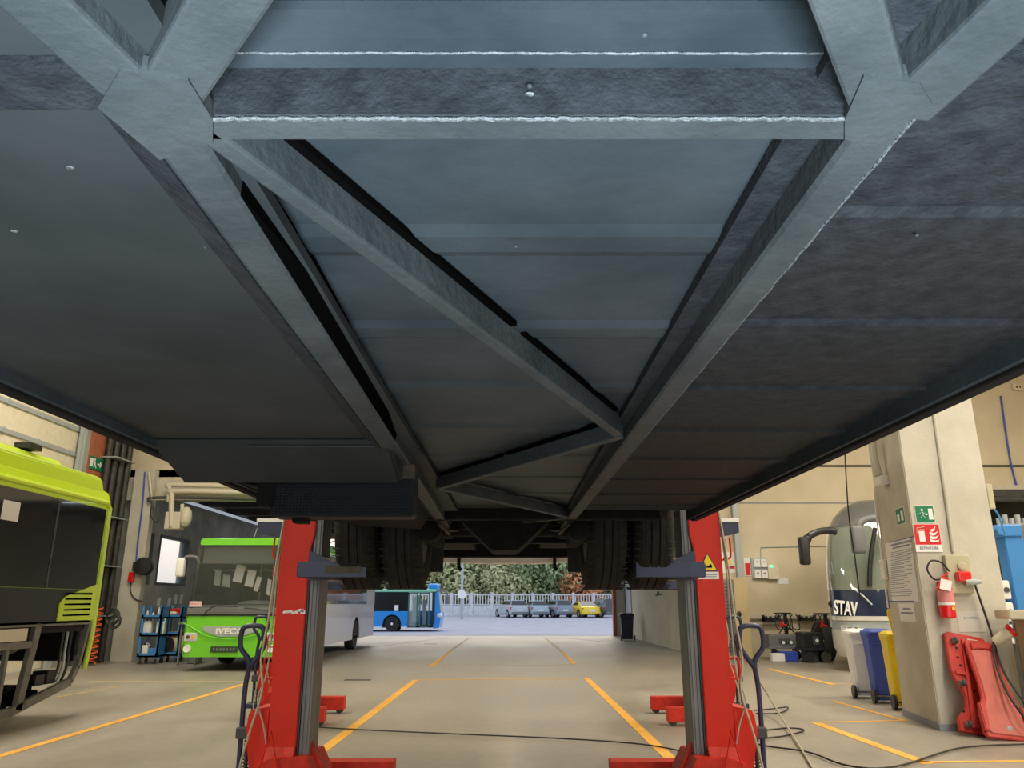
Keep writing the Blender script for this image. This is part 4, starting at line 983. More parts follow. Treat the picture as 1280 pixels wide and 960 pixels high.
def crown(seed, n=9000, R_=3.4, H=7.5, leaf=.42):
    random.seed(seed); mb = MB(); bm = mb.bm
    blobs = [(Vector((random.uniform(-.6,.6)*R_, random.uniform(-.5,.5)*R_, H*random.uniform(.12,.85))), R_*random.uniform(.35,.6)) for _ in range(22)]
    for i in range(n):
        c, r = random.choice(blobs)
        d = Vector((random.gauss(0,1), random.gauss(0,1), random.gauss(0,1))).normalized()
        p = c+d*r*random.uniform(.6,1.15)
        if p.z < .15: p.z = random.uniform(.15,.6)
        u = (d.cross(Vector((random.gauss(0,1), random.gauss(0,1), random.gauss(0,1))))).normalized(); v = (d+Vector((random.uniform(-.8,.8),random.uniform(-.8,.8),random.uniform(-.5,.9)))).cross(u).normalized()
        s = leaf*random.uniform(.5,1.1)
        vs = [bm.verts.new(p+u*s*.5), bm.verts.new(p+v*s*.32), bm.verts.new(p-u*s*.5), bm.verts.new(p-v*s*.32)]
        bm.faces.new(vs)
    return mb
def tree(label, m, seed, H=7.5, **k):
    t = thing('tree', label, 'tree', group=None)
    f = obj('foliage', crown(seed, H=H, **k), m, t, local=True)
    obj('trunk', MB().tube([(0,0,0),(.1,.05,1.6),(.0,.1,3.2),(.1,0,H*.75)], .16, 8), 'bark', t, local=True)
    obj('branch', MB().tube([(0,.1,2.2),(.6,.1,3.2),(1.1,.2,H*.6)], .07, 6).tube([(0,.1,2.6),(-.6,.0,3.8),(-1.0,.2,H*.65)], .07, 6), 'bark', t, local=True)
    return t
tg = tree('', 'leaf_g', 11); ty = tree('', 'leaf_y', 12); to = tree('', 'leaf_o', 13, R_=2.2, H=4.6, n=4000)
spots = [(ty,435,80,'yellow-green tree seen low between the white bus side and the left tyres'),
 (tg,478,83,'green tree directly above the roof of the blue bus'),
 (ty,520,84,'yellowish tree above the front end of the blue bus'),
 (ty,556,80,'yellowish green tree just left of the lamp post'),
 (tg,588,82,'green tree just right of the lamp post'),
 (ty,622,80.5,'olive yellow-green tree above the silver estate car'),
 (tg,655,82,'dense green tree above the pale blue hatchback'),
 (tg,690,80,'dense green tree above the grey-blue hatchback'),
 (tg,722,82.5,'green tree above the yellow coupe'),
 (tg,765,84,'green tree behind the passage wall edge at right'),
 (ty,400,86,'yellow-green tree hidden mostly by the left red column'),
 (to,728,78.4,'orange autumn shrub above the fence near the right tyres'),
 (to,448,78.4,'orange-brown autumn shrub above the white bus side')]
used = set()
for i, (src, px, y, lab) in enumerate(spots):
    loc = (at(px,765,Y=y).x, y, .3)
    if src.name not in used: used.add(src.name); o = src; o.location = loc; o['label'] = lab
    else: o = dup(src, loc, i*1.7, lab)
    if src is not to: o.scale = (1.15, 1.15, 1.0+.12*((i*37)%5)/4)
hills = None
# ================================================================== left wall furniture
# concrete column and beam beside the windows
p0 = at(140, 826, Z=0); p1 = at(176, 824, Z=0)
PY = 20.6
cx0, cx1 = at(137,824,Y=PY).x, at(164,824,Y=PY).x
pil = struct('trim_11', MB().prism([(cx0,0),(cx1,0),(cx1+.0,4.9),(cx0+.0,4.9)], 1, PY, PY+.25, .01), 'conc')
pc = MB()
for i, px in enumerate((146, 155, 164, 172)):
    pass
dpipes = thing('drain_pipe_bundle', 'group of tall dark vertical pipes on the left wall beside the pale pier', 'pipes', (XL+.2, 19.9, 0))
for i, px in enumerate((113,120,127,134)):
    y = at(px, 820, X=XL+.12+.05*i).y
    obj('pipe', MB().cyl((XL+.14+.05*i, 19.45+i*.25, .02), .085, 8.2, 2, 12), 'pipe_b', dpipes, smooth=True)
for z in (1.1, 2.3, 3.5, 5): obj('clamp', MB().box(XL+.0, XL+.42, 19.36, 20.35, z, z+.03), 'steel_w', dpipes)
# dark backing recess
struct('trim_8', MB().box(XL-.0, XL+.02, 19.3, 20.6, 0, 8.9), 'dgrey')
# exit sign on the brick strip
ey = at(119, 580, X=XL+.03); 
es_ = tag(obj('exit_sign', MB().box(XL+.025, XL+.045, at(110,580,X=XL).y, at(127,582,X=XL).y, ey.z-.15, ey.z+.17), 'sgreen'), 'small green emergency exit sign with white arrow on the red brick strip', 'sign')
ym = ey.y; zc = ey.z+.01
obj('arrow', MB().box(XL+.045,XL+.05,ym+.08,ym+.24,zc-.02,zc+.02).prism([(ym+.20,zc-.08),(ym+.30,zc),(ym+.20,zc+.08)],0,XL+.045,XL+.05), 'signw', es_)
obj('running_figure', MB().ball((XL+.047,ym-.06,zc+.09),.03,(.2,1,1)).bar((XL+.047,ym-.07,zc+.05),(XL+.047,ym-.03,zc-.03),.01,.04).bar((XL+.047,ym-.03,zc-.03),(XL+.047,ym+.03,zc-.11),.01,.025).bar((XL+.047,ym-.03,zc-.03),(XL+.047,ym-.10,zc-.10),.01,.025).box(XL+.045,XL+.05,ym-.28,ym-.14,zc-.1,zc+.1), 'signw', es_)
# beige ducts and heater on the beam
def tube_px(n, pts, Y, r, m, par, **k): return obj(n, MB().tube([at(*p, Y=Y) for p in pts], r, 10, **k), m, par, smooth='full')
Yd = 20.5
duct = thing('heating_pipework', 'cream painted pipes bending down to a valve box under the beam', 'pipes', at(215, 640, Y=Yd))
tube_px('pipe', ((330,609),(217,606),(212,610),(211,628)), Yd, .06, 'pipe_w', duct)
tube_px('pipe', ((330,616),(221,614),(215,619),(214,660)), Yd-.05, .07, 'pipe_w', duct)
tube_px('pipe', ((330,624),(196,622),(191,630),(190,645),(196,652)), Yd, .04, 'dgrey', duct)
tube_px('pipe', ((228,630),(227,655)), Yd, .05, 'pipe_w', duct, smooth=False)
tube_px('pipe', ((190,625),(186,590)), Yd, .035, 'pipe_w', duct, smooth=False)
a, b = at(206,662,Y=Yd), at(240,640,Y=Yd)
obj('valve_box', MB().box(a.x,b.x-.25,Yd-.1,Yd+.25,a.z,b.z,.03).ball(((b.x-.15),Yd,(a.z+b.z)/2+.1),.2,(.8,.8,1.4)), 'crelt', duct).data.materials[0] = M['pipe_w']
bm_ = struct('beam', MB().box(XL, XR, 21.05-.25, 21.2, at(250,626,Y=20.8).z+.02, lowz-.1), 'conc')
bm_.name = 'trim_9'
hb = at(270, 640, Y=22); 
# hose reel on the pier
hr_ = at(180, 708, Y=PY-.15)
hr = thing('hose_reel', 'black hose reel mounted on the pale pier left of the windows', 'hose reel', hr_)
obj('drum', MB().lathe([(.05,-.12),(.22,-.1),(.23,-.08),(.15,-.06),(.15,.06),(.23,.08),(.22,.1),(.05,.12)], hr_, 1, 24), 'black_p', hr, smooth=True)
obj('mount', MB().box(hr_.x-.30,hr_.x-.02,hr_.y-.02,hr_.y+.14,hr_.z-.12,hr_.z+.12,.02), 'dgrey', hr)
rs = at(165, 720, Y=PY-.05)
tag(obj('red_box', MB().box(rs.x-.07,rs.x+.06,PY-.12,PY,rs.z-.15,rs.z+.1,.02), 'ered'), 'small red box with a hanging cable on the pale pier below the hose reel', 'switch box')
tag(obj('wall_cable', MB().tube([at(q[0],q[1],Y=PY-.03) for q in ((164,725),(163,738),(168,748),(178,752))], .015), 'cable'), 'thin dark cable looping below the red box on the pier', 'cable')
tag(obj('blue_air_line', MB().tube([at(q[0],q[1],Y=PY-.04) for q in ((181,590),(178,630),(172,680),(170,705))], .02), 'bblue'), 'thin blue air line running down the pale pier', 'pipe')
# ---------------------------------------------------------------- blue tool trolleys
def trolley(name, label, pxa, pxb, pytop, pybot, Y, depth=.45):
    a, b = at(pxa, pybot, Y=Y), at(pxb, pybot, Y=Y); zt = at(pxa, pytop, Y=Y).z
    t = thing(name, label, 'trolley', ((a.x+b.x)/2, Y+depth/2, 0))
    fr = MB()
    for x in (a.x, b.x-.05):
        for y in (Y, Y+depth-.04): fr.box(x, x+.05, y, y+.04, .12, zt)
    obj('frame', fr, 'cblue', t)
    obj('end_panel', MB().box(b.x-.03,b.x+.0,Y,Y+depth,.15,zt-.03), 'cblue', t)
    for z in (.18, .18+(zt-.3)*.45, .18+(zt-.3)*.84):
        obj('shelf', MB().box(a.x,b.x,Y,Y+depth,z-.02,z+.02).box(a.x,b.x,Y,Y+.015,z-.02,z+.07), 'cblue', t)
    for x in (a.x+.06, b.x-.06):
        for y in (Y+.05, Y+depth-.05): obj('caster', MB().lathe([(.03,-.02),(.055,-.018),(.055,.018),(.03,.02)], (x,y,.055), 0, 12).box(x-.02,x+.02,y-.02,y+.02,.06,.16), 'dgrey', t)
    return t, a.x, b.x, zt
TY = 19.7
t1, ax0, ax1, zt1 = trolley('tool_trolley', 'blue trolley with white canisters, nearest the pale pier', 171, 196, 757, 819, TY)
t2, bx0, bx1, zt2 = trolley('tool_trolley', 'blue trolley holding a brown sack and disc, beside the canister trolley', 199, 222, 757, 817, TY+.5)
def canister(x, y, z, s=1, label='', group=None):
    c = thing('canister', label, 'canister', (x,y,z), group=group)
    obj('body', MB().box(-.085*s,.085*s,-.07,.07,0,.26*s,.03), 'white', c, local=True)
    obj('cap', MB().cyl((-.04*s,0,.26*s),.025,.035,2,12), 'black_p', c, local=True)
    obj('handle', MB().tube([(.0,0,.26*s),(.02,0,.31*s),(.07*s,0,.29*s),(.08*s,0,.25*s)],.012), 'white', c, local=True)
    return c
zs1 = [.2, .2+(zt1-.3)*.45, .2+(zt1-.3)*.84]
canister(ax0+.12, TY+.15, zs1[1], 1.25, 'white canister on the middle trolley shelf, left one')
canister(ax0+.42, TY+.2, zs1[1], 1.2, 'white canister on the middle trolley shelf, right one')
canister(ax0+.13, TY+.15, zs1[0], .9, 'small white canister on the bottom trolley shelf')
random.seed(9)
for k in range(6):
    x = ax0+.08+k*.07; h = random.uniform(.08,.26)
    tag(obj('spray_bottle', MB().lathe([(.028,0),(.028,h*.7),(.012,h*.82),(.012,h)], (x, TY+.12+.15*(k%2), zs1[2]), 2, 12), ['white','grey_p','white','signw','steel_w','cream'][k], smooth=True), 'small bottle standing among clutter on top of the canister trolley', 'bottle', 'bottles on top of the canister trolley')
tag(obj('plastic_tub', MB().box(ax0+.22,ax0+.48,TY+.08,TY+.36,zs1[0],zs1[0]+.16,.02), 'cblue'), 'blue tub on the bottom shelf of the canister trolley', 'tub')
zs2 = [.2, .2+(zt2-.3)*.45, .2+(zt2-.3)*.84]
sk_ = at(212,796,Y=TY+.7)
tag(obj('sack', MB().ball((bx0+.30,TY+.7,.44),.24,(1.1,.8,1.1)).lathe([(.1,0),(.2,.14)],(bx0+.30,TY+.7,.60),2,12), 'crelt', smooth=True), 'brown sack on the lower shelf of the second trolley', 'sack')
tag(obj('disc', MB().cyl((bx0+.17,TY+.49,.42),.18,.05,1,24), 'black_p'), 'black disc leaning against the brown sack', 'disc')
tag(obj('tool_box', MB().box(bx0+.1,bx0+.4,TY+.6,TY+.85,zs2[2],zs2[2]+.2,.02), 'taill'), 'dark red tool box on the second trolley top shelf', 'box')
tag(obj('rag', MB().ball((bx0+.2,TY+.55,zs2[2]+.08),.09,(1.4,.8,.6)), 'cream', smooth=True), 'pale rag beside the dark red tool box', 'rag')
# cart with yellow-red board, dark stand and bins right of trolleys
a = at(233,795,Y=19.2); b = at(242,775,Y=19.2)
bd = thing('display_board', 'upright board with yellow to red gradient panel behind the green bus corner', 'board', (a.x+.12, 19.2, 0))
m_ = bpy.data.materials.new('board_gradient'); m_.use_nodes = True; n_ = m_.node_tree; tc = n_.nodes.new('ShaderNodeTexCoord'); sp2 = n_.nodes.new('ShaderNodeSeparateXYZ'); rr = n_.nodes.new('ShaderNodeValToRGB')
n_.links.new(tc.outputs['Generated'], sp2.inputs[0]); n_.links.new(sp2.outputs['Z'], rr.inputs[0]); n_.links.new(rr.outputs[0], n_.nodes['Principled BSDF'].inputs['Base Color'])
rr.color_ramp.elements[0].color=(.8,.05,.06,1); rr.color_ramp.elements[0].position=.35; rr.color_ramp.elements[1].color=(.9,.75,.1,1)
zz0, zz1 = at(237,774,Y=19.2).z, at(237,751,Y=19.2).z
obj('panel', MB().box(a.x,a.x+.24,19.2,19.23,zz0,zz1), m_, bd)
obj('stripe', MB().bar((a.x+.02,19.195,zz0+.1),(a.x+.22,19.195,zz0+.2),.01,.05), 'signw', bd)
obj('stand', MB().box(a.x-.25,a.x+.3,19.24,19.6,zz0-.12,zz0-.06).box(a.x-.2,a.x-.16,19.3,19.34,0,zz0-.1).box(a.x+.2,a.x+.24,19.3,19.34,0,zz0-.1), 'grey_p', bd)
tag(obj('dark_curtain_bin', MB().lathe([(.16,0),(.2,.5),(.22,.62)],(a.x-.02,19.9,.02),2,16), 'grey_p', smooth=True), 'dark grey bin between the second trolley and the green bus', 'bin')
# papers along the window sill
for k, px in enumerate((199,212,220,227)):
    c = at(px, 753 if k < 2 else 750, X=XL+.02); 
    tag(obj('wall_notice', MB().box(XL+.0, XL+.012, c.y-.1, c.y+.1, c.z-.12, c.z+.12 if k < 2 else c.z+.16), 'paper'), 'small white notice on the grey wall below the windows', 'notice', 'white notices below the windows')
ww = at(238, 700, X=XL+.03)
# coil hose on the floor beside the pipes
cxx = at(120, 800, Y=19.3)
pts_ = [(cxx.x+.11*math.cos(k*.6)+.0, 19.2+.08*math.sin(k*.6), .06+k*.0118) for k in range(107)]
tag(obj('coiled_hose', MB().tube(pts_, .02, 6, smooth=False), 'coil'), 'orange coiled air hose hanging by the dark pipes', 'hose')
for k, (x, z, r) in enumerate(((.35,1.05,.16),(.42,.95,.14))):
    tag(obj('hanging_cable_coil', MB().tube([(cxx.x+x+r*math.cos(q*.5), 19.25-.02*k, z+r*math.sin(q*.5)+.01*q*.3) for q in range(30)], .02, 6, smooth=False), 'cable'), ['dark cable coil hung right of the orange hose, upper loops','dark cable coil hung right of the orange hose, lower loops'][k], 'cable')
for k, (px, r) in enumerate(((118,.14),(130,.12),(106,.1))):
    p = at(px, 826, Z=0); tag(obj('bucket', MB().lathe([(r*.8,0),(r,r*1.6),(r*.9,r*1.6)],(max(p.x, XL+.2),19.15,0.0),2,16), 'dgrey', smooth=True), ['dark bucket on the floor under the orange hose','dark bucket on the floor nearest the pale pier','small dark bucket behind the lime bus tail'][k], 'bucket')
# ================================================================== pillar on the right
c0 = at(1176, 914, Z=0); c1 = at(1131, 895, Z=0); pr = at(1262, 905, Y=c0.y).x
plx, ply = c0.x, c0.y
H9 = 8.99
gx = at(1172,600,Y=ply).x
colm = MB().prism([(plx,ply),(plx+.62,ply),(plx+.62,ply),(plx+1.02,ply),(plx+1.02,ply+1.25),(plx+.02,ply+1.25)][:2]+[(plx+.62,ply),(plx+1.0,ply),(plx+1.0,ply+1.25),(c1.x,ply+1.25),(c1.x-.02,c1.y)], 2, 0, H9) if False else MB().prism([(plx,ply),(plx+1.0,ply),(plx+1.0,ply+1.3),(c1.x+.01,ply+1.3),(c1.x+.01,c1.y)], 2, 0, H9, .012)
piller = struct('pillar', colm, 'conc')
struct('baseboard_pillar', MB().prism([(plx-.012,ply-.012),(plx+1.0,ply-.012),(plx+1.0,ply+.1),(c1.x+.1,ply+1.3),(c1.x-.004,ply+1.3),(c1.x-.004,c1.y-.012)], 2, 0, .075), 'dgrey', None).data.materials[0] = M['ink']
# downpipe/groove on the front face
gxx = at(1168,560,Y=ply).x
struct('trim_10', MB().tube([(at(1170,530,Y=ply).x,ply-.02,4.6),(at(1186,660,Y=ply).x,ply-.02,at(1186,690,Y=ply).z)], .022, 10, smooth=False), 'conc')
def on_front(n, px0, px1, py0, py1, m, d=.012, lab=None, cat='sign', par=None, bev=0):
    a = at(px0, py1, Y=ply); b = at(px1, py0, Y=ply)
    o = obj(n, MB().box(a.x, b.x, ply-d, ply-.0, a.z, b.z, bev), m, par)
    if lab: tag(o, lab, cat)
    return o, a, b
# left face helper : the plane through c0-c1
fd = (Vector((c1.x+.01,c1.y,0))-Vector((plx,ply,0))).normalized(); fn = Vector((fd.y*-1, fd.x, 0)); 
if fn.x > 0: fn = -fn
def L_at(px, py):
    u = (px-640)/F; v = (480-py)/F; d = Vector((u, cs-v*sn, sn+v*cs)); o = Vector((0,0,CAMZ))
    t = (Vector((plx,ply,0))-o).dot(fn)/d.dot(fn); return o+d*t
def on_left(n, px0, px1, py0, py1, m, d=.012, lab=None, cat='sign', par=None, at_d=0):
    a = L_at(px0, (py0+py1)/2); b = L_at(px1, (py0+py1)/2); z1 = L_at((px0+px1)/2, py0).z; z0 = L_at((px0+px1)/2, py1).z
    A = Vector((a.x,a.y,0))+fn*at_d; Bv = Vector((b.x,b.y,0))+fn*at_d
    mb = MB().prism([(A.x,A.y),(Bv.x,Bv.y),(Bv.x+fn.x*d,Bv.y+fn.y*d),(A.x+fn.x*d,A.y+fn.y*d)], 2, z0, z1)
    o = obj(n, mb, m, par)
    if lab: tag(o, lab, cat)
    return o, A, Bv, z0, z1
# signs on the front face
s1, a, b = on_front('exit_sign', 1145, 1166, 632, 654, 'signw', .01, 'green emergency exit sign with running figure on the pillar front, above the extinguisher sign')
w, h = b.x-a.x, b.z-a.z; y = ply-.011
obj('sign_face', MB().box(a.x+.008,b.x-.008,y-.002,y,a.z+.008,b.z-.008), 'sgreen', s1)
q = lambda f, g: (a.x+w*f, y-.004, a.z+h*g)
obj('running_figure', MB().box(a.x+w*.68,a.x+w*.9,y-.005,y-.002,a.z+h*.2,a.z+h*.82).ball(q(.36,.74),.016,(1,.2,1)).bar(q(.33,.66),q(.38,.45),.004,.028,up=(0,1,0)).bar(q(.38,.45),q(.48,.26),.004,.016,up=(0,1,0)).bar(q(.38,.45),q(.24,.28),.004,.016,up=(0,1,0)).bar(q(.2,.52),q(.34,.62),.004,.012,up=(0,1,0)).bar(q(.36,.62),q(.5,.54),.004,.012,up=(0,1,0)).box(a.x+w*.52,a.x+w*.62,y-.005,y-.002,a.z+h*.46,a.z+h*.54), 'signw', s1)
s2, a, b = on_front('extinguisher_sign', 1145, 1173, 655, 690, 'signw', .01, 'red and white fire extinguisher sign reading ESTINTORE on the pillar front')
w, h = b.x-a.x, b.z-a.z; zf = a.z+h*.26
obj('sign_face', MB().box(a.x+.006,b.x-.006,y-.002,y,zf,b.z-.006), 'sred', s2)
q = lambda f, g: (a.x+w*f, y-.004, zf+(b.z-zf)*g)
hh = b.z-zf
ic = MB().box(a.x+w*.18,a.x+w*.40,y-.006,y-.002,zf+hh*.14,zf+hh*.66,.002).bar(q(.2,.72),q(.4,.72),.004,.02,up=(0,1,0)).bar(q(.12,.8),q(.42,.86),.004,.014,up=(0,1,0)).bar(q(.12,.8),q(.10,.55),.004,.012,up=(0,1,0))
for poly in ([(.56,.12),(.86,.12),(.92,.24),(.80,.20),(.66,.22),(.58,.30)],[(.57,.34),(.66,.25),(.82,.28),(.93,.46),(.80,.38),(.68,.38),(.60,.48)],[(.58,.54),(.67,.43),(.80,.46),(.92,.66),(.79,.56),(.69,.56),(.62,.66)],[(.62,.72),(.68,.62),(.78,.66),(.84,.88),(.74,.76)]):
    ic.prism([(q(f,0)[0], q(0,g)[2]) for f, g in poly], 1, y-.006, y-.002)
obj('pictogram', ic, 'signw', s2)
obj('sign_text', MB().text('ESTINTORE', .045, face_y(((a.x+b.x)/2, y-.003, a.z+h*.14)), .001, 1.0, .0006), 'ink', s2)
s3, A, Bv, z0, z1 = on_left('exit_sign', 1121, 1132, 634, 656, 'signw', .01, 'small green exit sign on the left face of the pillar')
on_left('sign_face', 1121.5, 1131.5, 635, 655, 'sgreen', .002, par=s3, at_d=.011)
on_left('door_symbol', 1127.5, 1130.5, 638, 651, 'signw', .002, par=s3, at_d=.013); on_left('running_figure', 1123, 1126, 643, 652, 'signw', .002, par=s3, at_d=.013)
s4, A, Bv, z0, z1 = on_left('notice', 1111, 1144, 674, 752, 'signw', .006, 'long white notice with dense grey text lines on the pillar left face', 'notice')
on_left('heading', 1114, 1140, 677.5, 680, 'ink', .001, par=s4, at_d=.006); on_left('heading', 1116, 1138, 682, 684, 'ink', .001, par=s4, at_d=.006)
random.seed(2)
for k in range(24):
    yy = 688+k*2.45
    on_left('text_line', 1114, 1141-random.choice((0,0,2,6,10)), yy, yy+.8, 'ink', .001, par=s4, at_d=.006)
on_left('blue_edge', 1111, 1144, 674, 675, 'bblue', .001, par=s4, at_d=.006); on_left('blue_edge', 1111, 1144, 751, 752, 'bblue', .001, par=s4, at_d=.006)
s5, A, Bv, z0, z1 = on_left('notice', 1125, 1144, 754, 777, 'signw', .006, 'small square white notice below the long notice on the pillar', 'notice')
on_left('text_line', 1129, 1139, 760, 762.5, 'ink', .001, par=s5, at_d=.006); on_left('text_line', 1127, 1142, 765, 767.5, 'ink', .001, par=s5, at_d=.006)
s6, a, b = on_front('notice', 1199, 1228, 764, 790, 'steel_w', .004, 'faded grey paper notice reading N. 3 LETTINI beside the extinguisher', 'notice')
s6.data.materials[0] = M['conc'] if False else mat('faded_paper', (.60,.58,.52), .9)
obj('notice_text', MB().text('N. 3 LETTINI', .036, face_y(((a.x+b.x)/2+.01, ply-.005, (a.z+b.z)/2+.04)), .001, .9, .0004), 'ink', s6)
# emergency lamp and its conduit at the top of the left face
e1 = L_at(1109, 600)
lampb = thing('wall_lamp', 'small white wall lamp with conduit on the left face of the pillar, high up', 'lamp', e1)
obj('housing', MB().box(e1.x-.12,e1.x-.0,e1.y-.06,e1.y+.14,e1.z-.06,e1.z+.05,.015), 'white', lampb)
obj('conduit', MB().tube([L_at(1104,601)+fn*.03, L_at(1097,604)+fn*.03, L_at(1098,640)+fn*.03, L_at(1108,720)+fn*.03, L_at(1113,760)+fn*.03], .012), 'white', lampb)
obj('tube_fitting', MB().tube([e1+Vector((-.1,0,.06)), e1+Vector((-.14,0,.3)), e1+Vector((-.13,0,.55))], .05, 10), 'conc', lampb, smooth='full')
sw = L_at(1108, 712); tag(obj('switch_box', MB().box(sw.x-.06,sw.x-.01,sw.y-.05,sw.y+.06,sw.z-.13,sw.z+.13,.01), 'white'), 'narrow white switch box on the back edge of the pillar left face', 'switch')
tag(obj('drop_cable', MB().tube([L_at(1083,560)+fn*.3, L_at(1088,640)+fn*.3, L_at(1097,700)+fn*.3, L_at(1104,752)+fn*.3], .01), 'cable'), 'thin dark cable hanging down along the left side of the pillar', 'cable')
# sockets, plug, cable
so_, a, b = on_front('socket_box', 1184, 1207, 694, 742, 'crelt', .07, 'beige socket box on the pillar front above the red plug', 'socket', bev=.01)
so_.data.materials[0] = mat('socket_beige', (.50,.47,.32), .5)
obj('round_cover', MB().lathe([(.05,-.0),(.05,-.03),(.03,-.035)], ((a.x+b.x)/2+.03, ply-.07, b.z-.13), 1, 16), so_.data.materials[0], so_)
px_ = at(1205, 724, Y=ply-.1)
pg = thing('red_plug', 'red industrial plug in the socket on the pillar, with black cable', 'plug', px_)
obj('socket_flap', MB().box(px_.x-.09,px_.x+.07,ply-.16,ply-.07,px_.z-.03,px_.z+.09,.02), 'ered', pg)
obj('plug_body', MB().lathe([(.045,0),(.05,.06),(.035,.14),(.02,.2)], (px_.x-.01,ply-.12,px_.z-.03), 0, 16), 'signw', pg, smooth=True).data.materials[0] = M['steel_w']
cp_ = [(1218,729,ply-.12),(1226,752,ply-.12),(1237,785,ply-.15),(1246,815,ply-.28),(1256,842,ply-.5),(1276,872,ply-.7),(1300,905,ply-.8)]
obj('plug_cable', MB().tube([at(x,y,Y=yy) for x,y,yy in cp_], .013), 'cable', pg, smooth='full')
# fire extinguisher
ex0 = at(1186, 773, Y=ply-.1); ext_top = at(1184, 727, Y=ply-.1).z
fx = thing('fire_extinguisher', 'red fire extinguisher with white tag hanging on the pillar front', 'fire extinguisher', ex0)
r_ = .085; Hc = ext_top-ex0.z
obj('cylinder', MB().lathe([(.07,0),(r_,.015),(r_,Hc*.82),(r_*.8,Hc*.93),(.03,Hc),(.025,Hc+.04)], (ex0.x,ply-.1,ex0.z), 2, 28), 'ered', fx, smooth=True)
obj('label', MB().lathe([(r_+.002,Hc*.4),(r_+.002,Hc*.75)], (ex0.x,ply-.1,ex0.z), 2, 28, caps=False), mat('ext_label', (.72,.25,.25), .5), fx, smooth=True)
obj('label_band', MB().lathe([(r_+.003,Hc*.36),(r_+.003,Hc*.43)], (ex0.x,ply-.1,ex0.z), 2, 28, caps=False), 'signw', fx, smooth=True)
obj('seal', MB().box(ex0.x+.01,ex0.x+.04,ply-.1-r_-.004,ply-.1-r_+.004,ex0.z+Hc*.22,ex0.z+Hc*.31), 'byellow', fx)
obj('valve', MB().box(ex0.x-.02,ex0.x+.06,ply-.12,ply-.08,ex0.z+Hc+.02,ex0.z+Hc+.05).bar((ex0.x-.03,ply-.1,ex0.z+Hc+.04),(ex0.x+.07,ply-.1,ex0.z+Hc+.10),.025,.014), 'ered', fx)
obj('hose', MB().tube([(ex0.x-.02,ply-.1,ex0.z+Hc+.03),(ex0.x-.12,ply-.12,ex0.z+Hc+.03),(ex0.x-.18,ply-.12,ex0.z+Hc+.14),(ex0.x-.12,ply-.12,ex0.z+Hc+.24),(ex0.x+.0,ply-.12,ex0.z+Hc+.22),(ex0.x+.09,ply-.1,ex0.z+Hc+.12)], .011), 'cable', fx, smooth='full')
obj('tag_card', MB().box(-.065,.065,-.002,.002,-.06,.06, mtx=Matrix.Translation((ex0.x-.03,ply-.2,ex0.z+Hc-.04)) @ Matrix.Rotation(.25,4,'Y')), 'signw', fx)
obj('wall_bracket', MB().box(ex0.x-.03,ex0.x+.03,ply-.03,ply,ex0.z+.1,ex0.z+Hc), 'red', fx)
# junction box high on the right edge of the pillar
jb_ = thing('junction_box', 'beige junction box on the right upper edge of the pillar', 'junction box', at(1228,636,Y=ply+.05)); a = at(1222,636,Y=ply); b = at(1238,605,Y=ply)
obj('cover', MB().box(plx+1.0,b.x+.02,ply+.0,ply+.28,a.z,b.z,.01), so_.data.materials[0], jb_)
obj('cable', MB().tube([at(*q,Y=ply+.1) for q in ((1237,632),(1247,642),(1253,658),(1257,668))], .012), 'cblue', jb_)
# ---------------------------------------------------------------- creepers leaning on the pillar
def lean_frame(px, py, y, pxt, pyt, yt):
    """frame with +Z along the board from its floor contact to its top, +X across, -Y towards viewer"""
    p = at(px, py, Y=y); p.z = max(p.z, .01); q = at(pxt, pyt, Y=yt)
    z = (q-p).normalized(); x = Vector((1,0,0)); x = (x-z*x.dot(z)).normalized(); yv = z.cross(x)
    m = Matrix((x, yv, z)).transposed().to_4x4(); m.translation = p; return m, (q-p).length
Yc = ply-.38
m1_, L1 = lean_frame(1218, 918, Yc+.03, 1203, 794, ply-.04)
c1_ = thing('mechanic_creeper', 'red plastic creeper showing its underside with casters, leaning on the pillar', 'creeper', m1_.translation)
w1 = .27
outline = [(-.16,0),(.24,0),(.24,L1*.98),(.2,L1),(-.19,L1),(-.22,L1*.97),(-.19,L1*.6),(-.15,L1*.5),(-.06,L1*.36),(-.07,L1*.24),(-.17,L1*.12)]
obj('shell', MB().prism(outline, 1, -.03, .03, .008, mtx=m1_), 'creeper', c1_)
rim = MB()
for x in (-.02, .16): rim.box(x-.02,x+.02,-.06,-.03,.05,L1-.06,.008,mtx=m1_)
rim.box(-.15,.2,-.055,-.03,L1*.56,L1*.6,.008,mtx=m1_).box(-.12,.2,-.055,-.03,.06,.10,.008,mtx=m1_)
obj('stiffening_rib', rim, 'creeper', c1_)
hl_ = MB(); random.seed(4)
for (x, z) in [(-.1,.2),(.05,.16),(.1,.3),(.04,.42),(.1,.5),(.05,.62),(.12,.7),(-.08,.66),(-.1,.74),(.04,.8),(-.1,.84),(.1,.86),(.18,.92),(.05,.93),(.2,.3),(.2,.5),(.2,.7)]:
    hl_.cyl((x,-.034,z*L1), .014, .006, 1, 10, mtx=m1_)
obj('hole', hl_, 'dark', c1_)
obj('hand_slot', MB().box(.03,.15,-.034,.034,L1*.935,L1*.965,.008,mtx=m1_), 'conc', c1_)
for (x, z) in ((-.13,.90),(-.10,.47),(-.09,.07),(.17,.07)):
    ca = obj('caster', MB().lathe([(.015,-.02),(.034,-.016),(.034,.016),(.015,.02)], (x,-.10,z*L1), 0, 16, mtx=m1_), 'dgrey', c1_, smooth=True)
    obj('fork', MB().box(x-.028,x+.028,-.07,-.03,z*L1-.03,z*L1+.03,.006,mtx=m1_).box(x-.028,x-.022,-.11,-.05,z*L1-.02,z*L1+.02,mtx=m1_).box(x+.022,x+.028,-.11,-.05,z*L1-.02,z*L1+.02,mtx=m1_), 'steel', ca)
